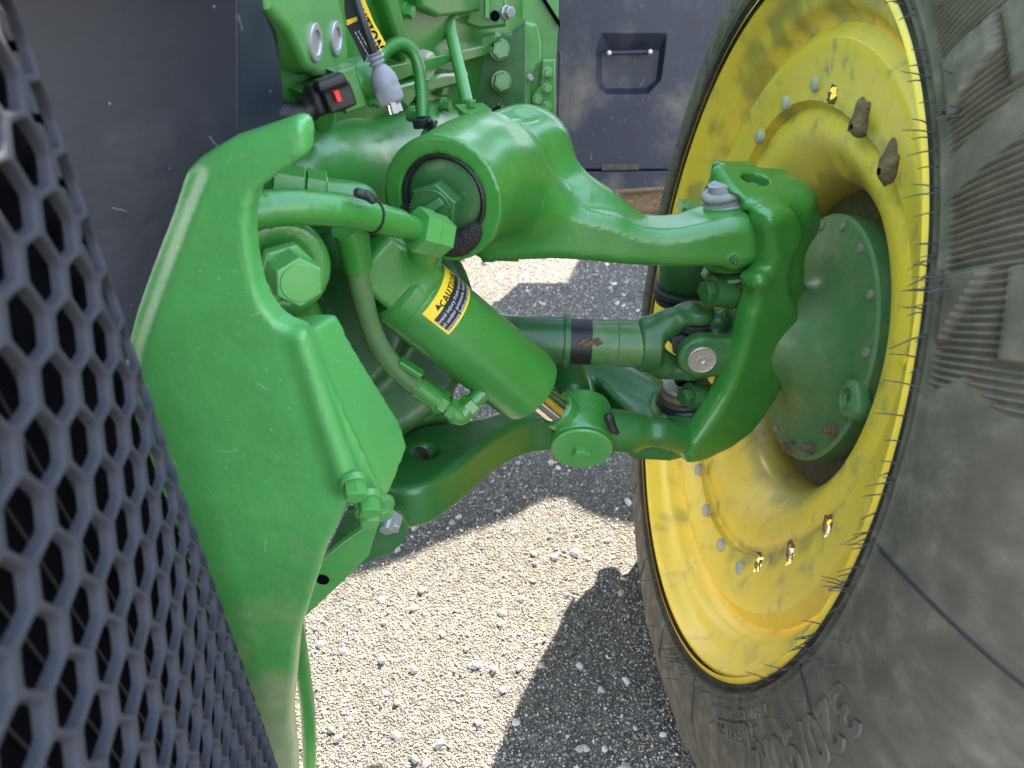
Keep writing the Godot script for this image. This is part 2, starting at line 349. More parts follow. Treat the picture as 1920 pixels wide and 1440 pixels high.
# ---------------------------------------------------------------- engine side, seen between the shield and the tool box
func engine_side() -> void:
	var e := holder("engine_side", Vector3(-0.1, 0.9, -1.5), tractor)
	e.set_meta("label", "green cast engine side with bolts, ribs and brackets")
	var R := Transform3D(Vector3(0.3225, 0, -0.9466), Vector3(0.2006, 0.9773, 0.0683), Vector3(0.9251, -0.2119, 0.3152), Vector3(-0.2708, 1.226, -0.95))
	var mb := MB.new()
	mb.prism(R, PackedVector2Array([Vector2(-0.1227, 0.1479), Vector2(0.8091, 0.1775), Vector2(1.0279, -0.205), Vector2(0.7199, -0.2664), Vector2(0.284, -0.2746), Vector2(-0.1311, -0.1812)]), 0.03, 0.002)
	part("side_casting", mb, M.cast, e)
	# ledges and ribs of the casting
	for l in [PackedVector2Array([Vector2(0.0119, -0.0109), Vector2(0.0835, -0.0049), Vector2(0.2967, -0.0113), Vector2(0.6631, -0.0222), Vector2(0.6702, -0.0365), Vector2(0.3108, -0.031), Vector2(0.0371, -0.0373)]), PackedVector2Array([Vector2(0.1923, 0.0897), Vector2(0.2387, 0.0878), Vector2(0.3223, -0.0049), Vector2(0.2875, -0.0102)]), PackedVector2Array([Vector2(0.3064, 0.0851), Vector2(0.563, 0.0749), Vector2(0.5784, 0.0414), Vector2(0.3944, 0.0449), Vector2(0.3216, 0.0629)]), PackedVector2Array([Vector2(0.2346, -0.0399), Vector2(0.4458, -0.044), Vector2(0.5707, -0.0578), Vector2(0.5802, -0.0801), Vector2(0.3499, -0.0699), Vector2(0.3154, -0.0844)])]:
		mb = MB.new()
		mb.prism(R.translated_local(Vector3(0, 0, 0.022)), l, 0.03, 0.008)
		part("casting_rib", mb, M.cast, e)
	# swollen housing low on the side
	var s := Sdf.new()
	s.cap(Vector3(-0.2855, 1.0793, -1.08), Vector3(-0.1564, 1.0571, -1.42), 0.075, 0.075, 0.04)
	s.cap(Vector3(-0.2909, 1.0166, -1.12), Vector3(-0.1635, 0.9831, -1.45), 0.10, 0.09, 0.06)
	s.cap(Vector3(-0.233, 1.0867, -1.25), Vector3(-0.1745, 1.1024, -1.35), 0.03, 0.025, 0.05)
	s.cap(Vector3(-0.2866, 1.102, -1.02), Vector3(-0.2734, 1.0922, -1.12), 0.05, 0.06, 0.04)
	mb = MB.new()
	s.into(mb, Vector3(-0.5, 0.75, -1.65), Vector3(0.1, 1.25, -0.9), 0.008)
	part("axle_housing", mb, M.cast, e)
	# eyelet plate
	mb = MB.new()
	mb.prism(Transform3D(Vector3(0.1165, 0, -0.9932), Vector3(0.0733, 0.9973, 0.0086), Vector3(0.9905, -0.0738, 0.1162), Vector3(-0.2417, 1.3136, -0.84)), PackedVector2Array([Vector2(-0.0023, 0.0304), Vector2(0.2338, 0.0258), Vector2(0.2451, -0.0227), Vector2(0.2555, -0.0894), Vector2(0.2355, -0.0989), Vector2(0.1358, -0.0879), Vector2(0.0926, -0.0728), Vector2(0.0512, -0.0311), Vector2(0.0024, -0.0073)]), 0.05, 0.008)
	part("eyelet_plate", mb, M.paint, e)
	var en := Transform3D(Vector3(0.1165, 0, -0.9932), Vector3(0.0733, 0.9973, 0.0086), Vector3(0.9905, -0.0738, 0.1162), Vector3(-0.2417, 1.3136, -0.84))
	for c in [[Vector3(-0.2311, 1.2652, -0.9615), 0.0178], [Vector3(-0.2224, 1.2626, -1.0369), 0.0172]]:
		mb = MB.new()
		var r: float = c[1]
		mb.lathe(c[0], en.basis.z, [Vector2(r * 1.2, -0.001), Vector2(r * 1.2, 0.0028), Vector2(r * 1.12, 0.004), Vector2(r * 0.8, 0.004), Vector2(r * 0.72, 0.002), Vector2(r * 0.7, -0.03)], 32)
		part("eyelet", mb, M.zinc, e)
		mb = MB.new()
		mb.lathe(c[0], en.basis.z, [Vector2(r * 0.72, 0.0012), Vector2(r * 0.4, 0.0012), Vector2(0.0005, 0.0012)], 24)
		part("eyelet_plug", mb, M.steel, e)
	mb = MB.new()
	mb.lathe(Vector3(-0.2748, 1.3035, -0.955), Vector3(0.6, 0, 0.8), [Vector2(0.012, 0.0), Vector2(0.0005, 0.001)], 16)
	part("dark_hole", mb, M.deep, e)
	# big upright flange with its bolts
	mb = MB.new()
	mb.prism(Transform3D(Vector3(1, 0, 0), Vector3(0, 1, 0), Vector3(0, 0, 1), Vector3(0, 0, -1.62)), PackedVector2Array([Vector2(-0.0574, 1.2174), Vector2(0, 1.2174), Vector2(0.0259, 1.2382), Vector2(0.0285, 0.9389), Vector2(-0.0685, 0.9389), Vector2(-0.0876, 1.0699), Vector2(-0.1042, 1.1613), Vector2(-0.0841, 1.1954)]), 0.04, 0.006)
	part("flange", mb, M.old, e)
	mb = MB.new()
	mb.prism(Transform3D(Vector3(1, 0, 0), Vector3(0, 1, 0), Vector3(0, 0, 1), Vector3(0, 0, -1.585)), PackedVector2Array([Vector2(-0.094, 1.2168), Vector2(-0.0306, 1.2242), Vector2(-0.0205, 1.2149), Vector2(-0.0257, 1.2018), Vector2(-0.062, 1.1848), Vector2(-0.0877, 1.1559), Vector2(-0.1063, 1.1598)]), 0.03, 0.008)
	part("flange_lip", mb, M.cast, e)
	for c in [[Vector3(-0.0239, 1.1901, -1.597), 0.021], [Vector3(-0.0212, 1.1317, -1.597), 0.021]]:
		mb = MB.new()
		mb.bolt(c[0], Vector3(0.15, 0.1, 1), c[1] * 1.5, 0.016, c[1], 0.3)
		part("flange_bolt", mb, M.cast, e)
	mb = MB.new()
	mb.prism(Transform3D(Vector3(1, 0, 0), Vector3(0, 1, 0), Vector3(0, 0, 1), Vector3(0, 0, -1.86)), PackedVector2Array([Vector2(0.0023, 1.3243), Vector2(0.1014, 1.3243), Vector2(0.1032, 1.2308), Vector2(0.1001, 1.1319), Vector2(0.1071, 0.8896), Vector2(0.0196, 0.8896), Vector2(0.018, 1.1985)]), 0.008, 0.003)
	part("end_plate", mb, M.paint, e)
	mb = MB.new()
	mb.prism(Transform3D(Vector3(1, 0, 0), Vector3(0, 1, 0), Vector3(0, 0, 1), Vector3(0, 0, -1.82)), PackedVector2Array([Vector2(0.0291, 1.2231), Vector2(0.0559, 1.2189), Vector2(0.0637, 1.1805), Vector2(0.0645, 1.139), Vector2(0.0481, 1.1145), Vector2(0.0321, 0.8869), Vector2(0.0154, 0.8869), Vector2(0.0141, 1.202)]), 0.03, 0.008)
	part("end_plate_fold", mb, M.paint, e)
	mb = MB.new()
	mb.prism(Transform3D(Vector3(1, 0, 0), Vector3(0, 1, 0), Vector3(0, 0, 1), Vector3(0, 0, -1.83)), PackedVector2Array([Vector2(0.0671, 1.1444), Vector2(0.097, 1.1466), Vector2(0.1008, 1.0144), Vector2(0.0925, 0.9988), Vector2(0.0494, 1.0382), Vector2(0.0441, 1.0674), Vector2(0.0633, 1.0904)]), 0.012, 0.005)
	part("bolt_boss", mb, M.paint, e)
	for c in [Vector3(0.0807, 1.1182, -1.826), Vector3(0.0803, 1.0841, -1.826), Vector3(0.0588, 1.0599, -1.826), Vector3(0.0812, 1.0447, -1.826)]:
		mb = MB.new()
		mb.bolt(c, Vector3(0.1, 0.1, 1), 0.017, 0.009, 0.0125, 0.2)
		part("plate_bolt", mb, M.paint, e)
	mb = MB.new()
	mb.bolt(Vector3(0.0393, 1.1105, -1.8), Vector3(0.3, 0.1, 1), 0.012, 0.008, 0.008)
	part("small_bolt", mb, M.zinc, e)
	mb = MB.new()
	mb.prism(Transform3D(Vector3(1, 0, 0), Vector3(0, 1, 0), Vector3(0, 0, 1), Vector3(0, 0, -1.84)), PackedVector2Array([Vector2(0.0555, 0.9823), Vector2(0.0827, 1.0041), Vector2(0.0959, 0.9823), Vector2(0.0982, 0.8946), Vector2(0.0569, 0.8946)]), 0.03, 0.008)
	part("plate_step", mb, M.paint, e)
	mb = MB.new()
	mb.prism(Transform3D(Vector3(1, 0, 0), Vector3(0, 1, 0), Vector3(0, 0, 1), Vector3(0, 0, -1.84)), PackedVector2Array([Vector2(0.0579, 1.2739), Vector2(0.0672, 1.2739), Vector2(0.1059, 1.2216), Vector2(0.1064, 1.2067)]), 0.02, 0.001)
	part("dark_gap", mb, M.deep, e)
	# upper bracket hanging from above
	mb = MB.new()
	mb.prism(Transform3D(Vector3(1, 0, 0), Vector3(0, 1, 0), Vector3(0, 0, 1), Vector3(0, 0, -1.5)), PackedVector2Array([Vector2(-0.0911, 1.3312), Vector2(-0.0139, 1.3312), Vector2(-0.0096, 1.2385), Vector2(-0.0579, 1.2332), Vector2(-0.0912, 1.2437), Vector2(-0.1052, 1.2558)]), 0.05, 0.006)
	part("hanging_bracket", mb, M.cast, e)
	mb = MB.new()
	mb.prism(Transform3D(Vector3(1, 0, 0), Vector3(0, 1, 0), Vector3(0, 0, 1), Vector3(0, 0, -1.48)), PackedVector2Array([Vector2(-0.0477, 1.3316), Vector2(-0.0367, 1.3316), Vector2(-0.0397, 1.2521), Vector2(-0.0492, 1.2521)]), 0.015, 0.003)
	part("bracket_tab", mb, M.paint, e)
	mb = MB.new()
	mb.lathe(Vector3(-0.0305, 1.2562, -1.495), Vector3(0, 0, 1), [Vector2(0.009, 0.0), Vector2(0.0005, 0.001)], 16)
	part("bracket_hole", mb, M.deep, e)
	for c in [Vector3(-0.0095, 1.261, -1.5), Vector3(-0.1459, 1.2708, -1.4)]:
		mb = MB.new()
		mb.bolt(c, Vector3(0.6, 0.1, 0.8), 0.018, 0.012, 0.012)
		part("bracket_bolt", mb, M.zinc, e)
	for c in [Vector3(-0.156, 1.281, -1.24), Vector3(-0.1528, 1.142, -1.2), Vector3(-0.1172, 1.1287, -1.36), Vector3(-0.1919, 1.1799, -1.1)]:
		mb = MB.new()
		mb.bolt(c, R.basis.z, 0.017, 0.010, 0.012, 0.3)
		part("casting_bolt", mb, M.cast, e)
	for l in [PackedVector2Array([Vector2(0.3057, -0.0828), Vector2(0.3141, -0.0433), Vector2(0.3436, -0.0474), Vector2(0.3394, -0.0885)]), PackedVector2Array([Vector2(0.3852, -0.0875), Vector2(0.3882, -0.0435), Vector2(0.4165, -0.0472), Vector2(0.4185, -0.0929)]), PackedVector2Array([Vector2(0.4743, -0.0928), Vector2(0.4735, -0.0457), Vector2(0.5028, -0.0494), Vector2(0.512, -0.0987)])]:
		mb = MB.new()
		mb.prism(R.translated_local(Vector3(0, 0, 0.012)), l, 0.02, 0.006)
		part("casting_web", mb, M.cast, e)
	# oil pipe and its clamp
	mb = MB.new()
	mb.tube(spline([Vector3(-0.0722, 1.2912, -1.47), Vector3(-0.0787, 1.272, -1.46), Vector3(-0.099, 1.2633, -1.44), Vector3(-0.1063, 1.2516, -1.42), Vector3(-0.0983, 1.2136, -1.4), Vector3(-0.0869, 1.1752, -1.37), Vector3(-0.0757, 1.1355, -1.34)]), [0.0105], 14)
	part("oil_pipe", mb, M.paint, e)
	mb = MB.new()
	mb.lathe(Vector3(-0.1419, 1.1943, -1.325), R.basis.z, [Vector2(0.024, -0.01), Vector2(0.024, 0.006), Vector2(0.021, 0.01), Vector2(0.0005, 0.011)], 28)
	part("core_plug", mb, M.galv, e)
	mb = MB.new()
	mb.prism(Transform3D(Vector3(1, 0, 0), Vector3(0, 1, 0), Vector3(0, 0, 1), Vector3(0, 0, -1.5)), PackedVector2Array([Vector2(-0.1298, 1.1855), Vector2(-0.1152, 1.1969), Vector2(-0.1048, 1.1953), Vector2(-0.1045, 1.1607), Vector2(-0.1238, 1.1641), Vector2(-0.1306, 1.1707)]), 0.02, 0.004)
	part("hose_clip", mb, M.old, e)
	# corrugated conduit arching over to the pivot
	var cp := spline([Vector3(-0.1917, 1.2158, -1.12), Vector3(-0.1767, 1.2367, -1.14), Vector3(-0.1594, 1.2442, -1.16), Vector3(-0.1446, 1.2363, -1.17), Vector3(-0.1352, 1.2151, -1.17), Vector3(-0.1314, 1.1855, -1.16), Vector3(-0.13, 1.147, -1.14)], 9)
	mb = MB.new()
	var rad := []
	var fine := spline(cp, 2)
	for k in fine.size():
		rad.append(0.0105 if k % 2 else 0.0078)
	mb.tube(fine, rad, 12)
	part("green_conduit", mb, M.hose, e)
	mb = MB.new()
	mb.tube([Vector3(-0.1304, 1.1488, -1.13), Vector3(-0.1288, 1.137, -1.13)], [0.014], 12)
	part("conduit_boot", mb, M.black, e)
	# sensor coupling: green ring and body, black plug with a red latch, black conduit
	mb = MB.new()
	mb.tube([Vector3(-0.2102, 1.2165, -0.95), Vector3(-0.1916, 1.2203, -0.99)], [0.016], 18)
	mb.box(Transform3D(Basis.from_euler(Vector3(0, 0.5, 0.2)), Vector3(-0.1941, 1.2186, -0.94)), Vector3(0.014, 0.024, 0.016), 0.003)
	mb.tube([Vector3(-0.2426, 1.1873, -1), Vector3(-0.2424, 1.1679, -1), Vector3(-0.2396, 1.1574, -1)], [0.02, 0.017, 0.008], 14)
	part("sensor_body", mb, M.cast, e)
	mb = MB.new()
	mb.lathe(Vector3(-0.1785, 1.2236, -0.98), Vector3(0.85, 0.2, -0.45), [Vector2(0.013, -0.016), Vector2(0.024, -0.016), Vector2(0.026, -0.012), Vector2(0.026, 0.012), Vector2(0.022, 0.018), Vector2(0.013, 0.018)], 28)
	part("sensor_ring", mb, M.cast, e)
	var s2 := Sdf.new()
	var pb := Basis.from_euler(Vector3(0.0, 0.45, 0.25))
	s2.box(Transform3D(pb, Vector3(-0.2156, 1.2129, -0.92)), Vector3(0.019, 0.017, 0.016), 0.006, 0.006)
	s2.box(Transform3D(pb, Vector3(-0.1998, 1.2145, -0.91)), Vector3(0.017, 0.014, 0.015), 0.003, 0.004)
	s2.box(Transform3D(pb, Vector3(-0.2042, 1.2313, -0.9)), Vector3(0.017, 0.006, 0.012), 0.003, 0.004)
	s2.cap(Vector3(-0.2271, 1.2094, -0.92), Vector3(-0.233, 1.2032, -0.915), 0.016, 0.0145, 0.006)
	mb = MB.new()
	s2.into(mb, Vector3(-0.42, 1.05, -1.02), Vector3(-0.16, 1.35, -0.84), 0.003)
	part("black_plug", mb, M.black, e)
	mb = MB.new()
	mb.box(Transform3D(pb, Vector3(-0.195, 1.218, -0.888)), Vector3(0.0032, 0.006, 0.005), 0.001)
	part("red_latch", mb, M.red, e)
	cp = spline([Vector3(-0.2793, 1.1965, -0.875), Vector3(-0.2652, 1.1983, -0.89), Vector3(-0.2529, 1.1965, -0.9), Vector3(-0.2415, 1.1956, -0.905), Vector3(-0.2335, 1.1994, -0.91), Vector3(-0.2302, 1.2055, -0.915)], 5)
	fine = spline(cp, 2)
	rad = []
	for k in fine.size():
		rad.append(0.0140 if k % 2 else 0.0105)
	mb = MB.new()
	mb.tube(fine, rad, 14)
	part("black_conduit", mb, M.black, e)
	# lower differential housing between the frame and the cylinder
	s = Sdf.new()
	s.cyl(Vector3(-0.2454, 0.8671, -1.05), Vector3(-0.2617, 0.7028, -1.4), 0.19, 0.02, 0.02)
	s.box(Transform3D(Basis.from_euler(Vector3(0, 0.25, 0)), Vector3(-0.2422, 0.6733, -1.25)), Vector3(0.10, 0.16, 0.16), 0.02, 0.03)
	s.cyl(Vector3(-0.3007, 0.9331, -0.98), Vector3(-0.3314, 0.8372, -1.2), 0.16, 0.01, 0.02)
	s.cap(Vector3(-0.2307, 0.9889, -1), Vector3(-0.2376, 0.6827, -1.1), 0.04, 0.05, 0.03)
	mb = MB.new()
	s.into(mb, Vector3(-0.6, 0.4, -1.5), Vector3(0.05, 1.1, -0.85), 0.01)
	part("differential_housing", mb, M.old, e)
	mb = MB.new()
	mb.bolt(Vector3(-0.1458, 0.699, -1.06), Vector3(0.5, 0.1, 0.8), 0.028, 0.014, 0.02)
	part("housing_bolt", mb, M.old, e)
	mb = MB.new()
	mb.prism(Transform3D(Basis.from_euler(Vector3(0, 0.5, 0)), Vector3(-0.1251, 0.7753, -1.12)), PackedVector2Array([Vector2(-0.03, -0.09), Vector2(0.03, -0.07), Vector2(0.035, 0.05), Vector2(-0.02, 0.09)]), 0.012, 0.003)
	part("pale_plate", mb, M.galv, e)
	mb = MB.new()
	mb.tube([Vector3(-0.2168, 0.5892, -1.2), Vector3(-0.1615, 0.5856, -1.2)], [0.01], 10)
	part("brown_rod", mb, M.rust, e)

# ---------------------------------------------------------------- front frame casting
func front_frame() -> void:
	var f := holder("front_frame", Vector3(-0.3, 0.3, -0.66), tractor)
	f.set_meta("label", "broad green cast front frame with a notch round a large bolt")
	var s := Sdf.new()
	s.bend = true
	var Z := Transform3D.IDENTITY
	s.ext(Z, PackedVector2Array([Vector2(-0.2491, 1.2032), Vector2(-0.2363, 1.2109), Vector2(-0.2192, 1.219), Vector2(-0.1917, 1.2302), Vector2(-0.1663, 1.2413), Vector2(-0.1668, 1.2156), Vector2(-0.1802, 1.2071), Vector2(-0.1922, 1.1997), Vector2(-0.2039, 1.1918), Vector2(-0.2135, 1.1848), Vector2(-0.2207, 1.1685), Vector2(-0.2251, 1.149), Vector2(-0.2269, 1.125), Vector2(-0.2265, 1.1001), Vector2(-0.2227, 1.0806), Vector2(-0.2133, 1.0636), Vector2(-0.2022, 1.0566), Vector2(-0.1924, 1.0539), Vector2(-0.1839, 0.9902), Vector2(-0.1688, 0.885), Vector2(-0.1721, 0.8549), Vector2(-0.2031, 0.7909), Vector2(-0.2476, 0.6678), Vector2(-0.2719, 0.5999), Vector2(-0.3251, 0.3815), Vector2(-0.3527, 0.2075), Vector2(-0.5984, -1.1592), Vector2(-1.2429, -1.1592), Vector2(-0.6585, 0.2075), Vector2(-0.413, 0.8157), Vector2(-0.3636, 0.9783), Vector2(-0.3533, 1.0136), Vector2(-0.344, 1.0391), Vector2(-0.3291, 1.0663), Vector2(-0.2984, 1.1201), Vector2(-0.2748, 1.1607)]), -0.62, -0.655, 0.0065)
	s.ext(Z, PackedVector2Array([Vector2(-0.2713, 1.1996), Vector2(-0.2615, 1.2076), Vector2(-0.2493, 1.2146), Vector2(-0.2291, 1.225), Vector2(-0.2004, 1.2327), Vector2(-0.1734, 1.2399), Vector2(-0.171, 1.2319), Vector2(-0.1749, 1.2224), Vector2(-0.2017, 1.2102), Vector2(-0.2304, 1.2004), Vector2(-0.2455, 1.1924), Vector2(-0.2648, 1.1599), Vector2(-0.2972, 1.1001), Vector2(-0.3318, 1.0348), Vector2(-0.3451, 0.9997), Vector2(-0.3755, 0.8694), Vector2(-0.6478, 0.0036), Vector2(-1.08, -1.2865), Vector2(-1.3218, -1.2865), Vector2(-0.7009, 0.1493), Vector2(-0.4394, 0.7919), Vector2(-0.3858, 0.9629), Vector2(-0.3749, 0.9997), Vector2(-0.3624, 1.0348), Vector2(-0.3437, 1.0736), Vector2(-0.3168, 1.1206), Vector2(-0.2903, 1.1646)]), -0.629, -0.66, 0.004, 0.016)
	s.ext(Transform3D(Vector3(0.2715, 0, -0.9624), Vector3(-0.1937, 0.9795, -0.0546), Vector3(0.9427, 0.2013, 0.266), Vector3(-0.1968, 1.0469, -0.632)), PackedVector2Array([Vector2(-0.0057, 0.0049), Vector2(0.0085, -0.0007), Vector2(0.0339, -0.0034), Vector2(0.0698, -0.0067), Vector2(0.0779, -0.0431), Vector2(0.0917, -0.0818), Vector2(0.1248, -0.1698), Vector2(0.1254, -0.2059), Vector2(0.0647, -0.2239), Vector2(0.0405, -0.225), Vector2(-0.0055, -0.1636), Vector2(-0.0084, -0.0701)]), 0.0, -0.07, 0.006, 0.006)
	s.cap(Vector3(-0.1941, 1.0487, -0.624), Vector3(-0.1677, 0.8819, -0.624), 0.003, 0.008, 0.02)
	s.cap(Vector3(-0.1894, 1.0385, -0.632), Vector3(-0.1415, 0.8363, -0.652), 0.002, 0.004, 0.010)
	var mb := MB.new()
	s.into(mb, Vector3(-0.62, 0.06, -1.0), Vector3(-0.05, 1.33, -0.59), 0.005)
	# dust, mixed with painted warm ground bounce, thickens towards the casting's foot
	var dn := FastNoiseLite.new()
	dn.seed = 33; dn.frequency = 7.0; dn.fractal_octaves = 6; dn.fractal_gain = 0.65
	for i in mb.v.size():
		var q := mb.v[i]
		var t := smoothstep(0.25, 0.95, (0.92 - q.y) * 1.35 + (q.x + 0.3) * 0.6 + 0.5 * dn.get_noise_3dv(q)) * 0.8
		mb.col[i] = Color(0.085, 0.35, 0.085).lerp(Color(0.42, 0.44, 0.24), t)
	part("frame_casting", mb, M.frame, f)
	# boss behind the notch and the large bolt in it
	var ax := Vector3(0.50, 0.06, 0.86).normalized()
	s = Sdf.new()
	var c: Vector3 = Vector3(-0.2393, 1.069, -0.74)
	s.cyl(c - ax * 0.14, c, 0.054, 0.008, 0.01)
	s.cyl(c - ax * 0.003, c + ax * 0.03, 0.033, 0.004, 0.006, -1)
	s.cap(Vector3(-0.2823, 1.0115, -0.8), Vector3(-0.2532, 0.9566, -0.8), 0.05, 0.04, 0.03)
	mb = MB.new()
	s.into(mb, c - Vector3(0.2, 0.2, 0.2), c + Vector3(0.12, 0.1, 0.08), 0.005)
	part("bolt_boss", mb, M.cast, f)
	mb = MB.new()
	var b0: Vector3 = Vector3(-0.2309, 1.0766, -0.725)
	mb.bolt(b0, ax, 0.052, 0.014, 0.0, 0.1)
	mb.bolt(b0 + ax * 0.014, ax, 0.044, 0.036, 0.0, 0.4)
	part("large_bolt", mb, M.paint, f)
	for e in [[Vector3(-0.161, 0.8881, -0.615), 0.30], [Vector3(-0.1513, 0.8594, -0.625), 0.2], [Vector3(-0.1613, 0.8148, -0.66), 0.5], [Vector3(-0.1515, 0.8003, -0.69), 0.1]]:
		mb = MB.new()
		mb.bolt(e[0], Vector3(0.25, -0.35, 0.9), 0.0205, 0.015, 0.0150, e[1])
		part("frame_bolt", mb, M.paint, f)

# ---------------------------------------------------------------- suspension arms
func upper_arm() -> void:
	var u := holder("upper_arm", Vector3(0.1, 0.95, -1.15), tractor)
	u.set_meta("label", "upper green cast suspension arm with a large round pivot end")
	var ax := Vector3(-0.32, 0.0, 0.95).normalized()
	var c: Vector3 = Vector3(-0.0889, 1.0848, -0.94)
	var s := Sdf.new()
	s.cyl(c - ax * 0.17, c, 0.081, 0.003, 0.012)
	s.cyl(c - ax * 0.34 - Vector3(0, 0.012, 0), c - ax * 0.2 - Vector3(0, 0.005, 0), 0.074, 0.012, 0.03)
	s.cap(c - ax * 0.10 + Vector3(0.01, 0.0, 0), Vector3(0.0825, 1.002, -1.14), 0.060, 0.036, 0.04)
	s.cap(c - ax * 0.28 + Vector3(0.04, 0.0, 0), Vector3(0.098, 0.9956, -1.18), 0.045, 0.034, 0.05)
	s.ext(Transform3D(Vector3(1, 0, 0), Vector3(0, 1, 0), Vector3(0, 0, 1), Vector3(0, 0, -1.08)), rounded(PackedVector2Array([Vector2(-0.0533, 1.0793), Vector2(-0.0077, 1.0679), Vector2(0.0308, 1.0547), Vector2(0.0657, 1.0454), Vector2(0.1011, 1.0328), Vector2(0.1484, 1.0233), Vector2(0.189, 1.0056), Vector2(0.2367, 1.0007), Vector2(0.2903, 1.0137), Vector2(0.3437, 1.0233), Vector2(0.3617, 1.0088), Vector2(0.3724, 0.9676), Vector2(0.3639, 0.9456), Vector2(0.2994, 0.9439), Vector2(0.1941, 0.9447), Vector2(0.0804, 0.9575), Vector2(0.0161, 0.955), Vector2(-0.0726, 0.9524)]), 2), 0.02, -0.08, 0.02, 0.035)
	# crest, lugs and bump of the casting
	s.cap(Vector3(0.0204, 1.0803, -1.17), Vector3(0.1423, 1.0209, -1.17), 0.020, 0.016, 0.035)
	s.cap(Vector3(0.0038, 1.1045, -1.1), Vector3(0.0202, 1.0476, -1.14), 0.012, 0.008, 0.02)
	s.cap(Vector3(0.0216, 1.0824, -1.25), Vector3(0.0352, 1.0351, -1.25), 0.016, 0.022, 0.02)
	s.cap(Vector3(0.107, 1.0079, -1.14), Vector3(0.1572, 0.9961, -1.14), 0.036, 0.026, 0.03)
	# ball joint socket
	var k: Vector3 = Vector3(0.3545, 0.9262, -1.14)
	var top: Vector3 = Vector3(0.3302, 1.013, -1.14)
	var kd := (top - k).normalized()
	s.cyl(k, top, 0.048, 0.008, 0.03)
	s.cap(top - kd * 0.045, top - kd * 0.036, 0.044, 0.038, 0.01)
	s.cap(Vector3(0.3365, 0.9528, -1.088), Vector3(0.3325, 0.9577, -1.075), 0.017, 0.015, 0.012)
	# pocket in the crown between the two pivots
	s.cap(c - ax * 0.20 + Vector3(0.005, 0.085, 0), c - ax * 0.25 + Vector3(0.03, 0.08, 0), 0.028, 0.028, 0.012, -1)
	s.cap(Vector3(-0.0812, 1.1415, -1.1), Vector3(-0.0402, 1.131, -1.13), 0.017, 0.020, 0.008, -1)
	s.cyl(c - ax * 0.016, c + ax * 0.02, 0.057, 0.002, 0.003, -1)
	var mb := MB.new()
	s.into(mb, Vector3(-0.25, 0.82, -1.55), Vector3(0.48, 1.24, -0.88), 0.0048)
	part("arm_casting", mb, M.cast, u)
	# bore: seal ring, pivot end, big nut with its washer teeth
	mb = MB.new()
	mb.lathe(c - ax * 0.012, ax, [Vector2(0.0575, 0.0), Vector2(0.0575, 0.008), Vector2(0.0545, 0.0095), Vector2(0.0505, 0.006), Vector2(0.0495, -0.01)], 48)
	part("seal_ring", mb, M.black, u)
	mb = MB.new()
	mb.lathe(c - ax * 0.024, ax, [Vector2(0.0525, 0.0), Vector2(0.0515, 0.010), Vector2(0.046, 0.014), Vector2(0.03, 0.015), Vector2(0.0005, 0.015)], 48)
	part("pivot_end", mb, M.old, u)
	mb = MB.new()
	mb.bolt(c - Vector3(0.004, 0.006, 0), ax, 0.058, 0.02, 0.0, 0.35)
	mb.lathe(c - Vector3(0.006, 0.01, 0) + ax * 0.018, ax, [Vector2(0.026, 0.0), Vector2(0.026, 0.004), Vector2(0.02, 0.005), Vector2(0.0005, 0.005)], 40)
	for i in 36:
		var d := Vector3.UP.rotated(ax, TAU * i / 36.0)
		mb.box(Transform3D(Basis(ax.cross(d), d, -ax), c - Vector3(0.006, 0.01, 0) + ax * 0.021 + d * 0.0268), Vector3(0.0012, 0.002, 0.002), 0.0004)
	mb.box(Transform3D(Basis(ax, 0.6), c + ax * 0.026), Vector3(0.014, 0.006, 0.006), 0.002)
	part("pivot_nut", mb, M.old, u)
	s = Sdf.new()
	for i in 17:
		var g := -2.9 + i * 0.145
		var d := Vector3(cos(g), sin(g), 0)
		d = (d - ax * d.dot(ax)).normalized()
		var r := 0.005 + 0.009 * exp(-pow((g + 1.15) * 1.6, 2)) + 0.0012 * sin(i * 2.7)
		s.cap(c + d * (0.052 + r * 0.5), c + d * (0.052 + r * 0.5) + ax * 0.002, r, r, 0.008)
	mb = MB.new()
	s.into(mb, c - Vector3(0.1, 0.1, 0.06), c + Vector3(0.1, 0.1, 0.06), 0.0035)
	part("grease", mb, M.grease, u, "dark grease smeared round the lower edge of the pivot")
	# ball joint boot above, plates below, grease fitting
	mb = MB.new()
	var b0 := top - kd * 0.004
	var pf := [Vector2(0.036, 0.0)]
	for r in [[0.0, 0.034, 0.031], [0.018, 0.031, 0.027]]:
		for q in 9:
			var a := -PI / 2 + PI * q / 8.0
			pf.append(Vector2(r[2] + 0.0075 * cos(a) * 1.1, 0.012 + r[0] + 0.0068 * sin(a)))
	pf.append(Vector2(0.023, 0.036))
	pf.append(Vector2(0.022, 0.046))
	pf.append(Vector2(0.001, 0.047))
	mb.lathe(b0, kd, pf, 36)
	part("upper_boot", mb, M.greyboot, u)
	for r in [[0.050, -0.014, M.dusty], [0.045, -0.026, M.rust], [0.051, -0.040, M.dusty], [0.044, -0.052, M.old]]:
		mb = MB.new()
		mb.lathe(k + kd * r[1], kd, [Vector2(0.02, 0.0), Vector2(r[0], 0.0), Vector2(r[0] + 0.003, 0.003), Vector2(r[0], 0.007), Vector2(0.02, 0.008)], 40)
		part("joint_washer", mb, r[2], u)
	mb = MB.new()
	var gp: Vector3 = Vector3(0.328, 0.9625, -1.06)
	mb.bolt(gp, Vector3(-0.1, -0.1, 1), 0.012, 0.008)
	mb.tube([gp, gp + Vector3(0.001, -0.004, 0.016)], [0.003, 0.0022], 8)
	part("grease_fitting", mb, M.old, u)
	# rear lug and rear joint of the arm, seen under and behind it
	mb = MB.new()
	var rj: Vector3 = Vector3(0.3365, 0.8338, -1.36)
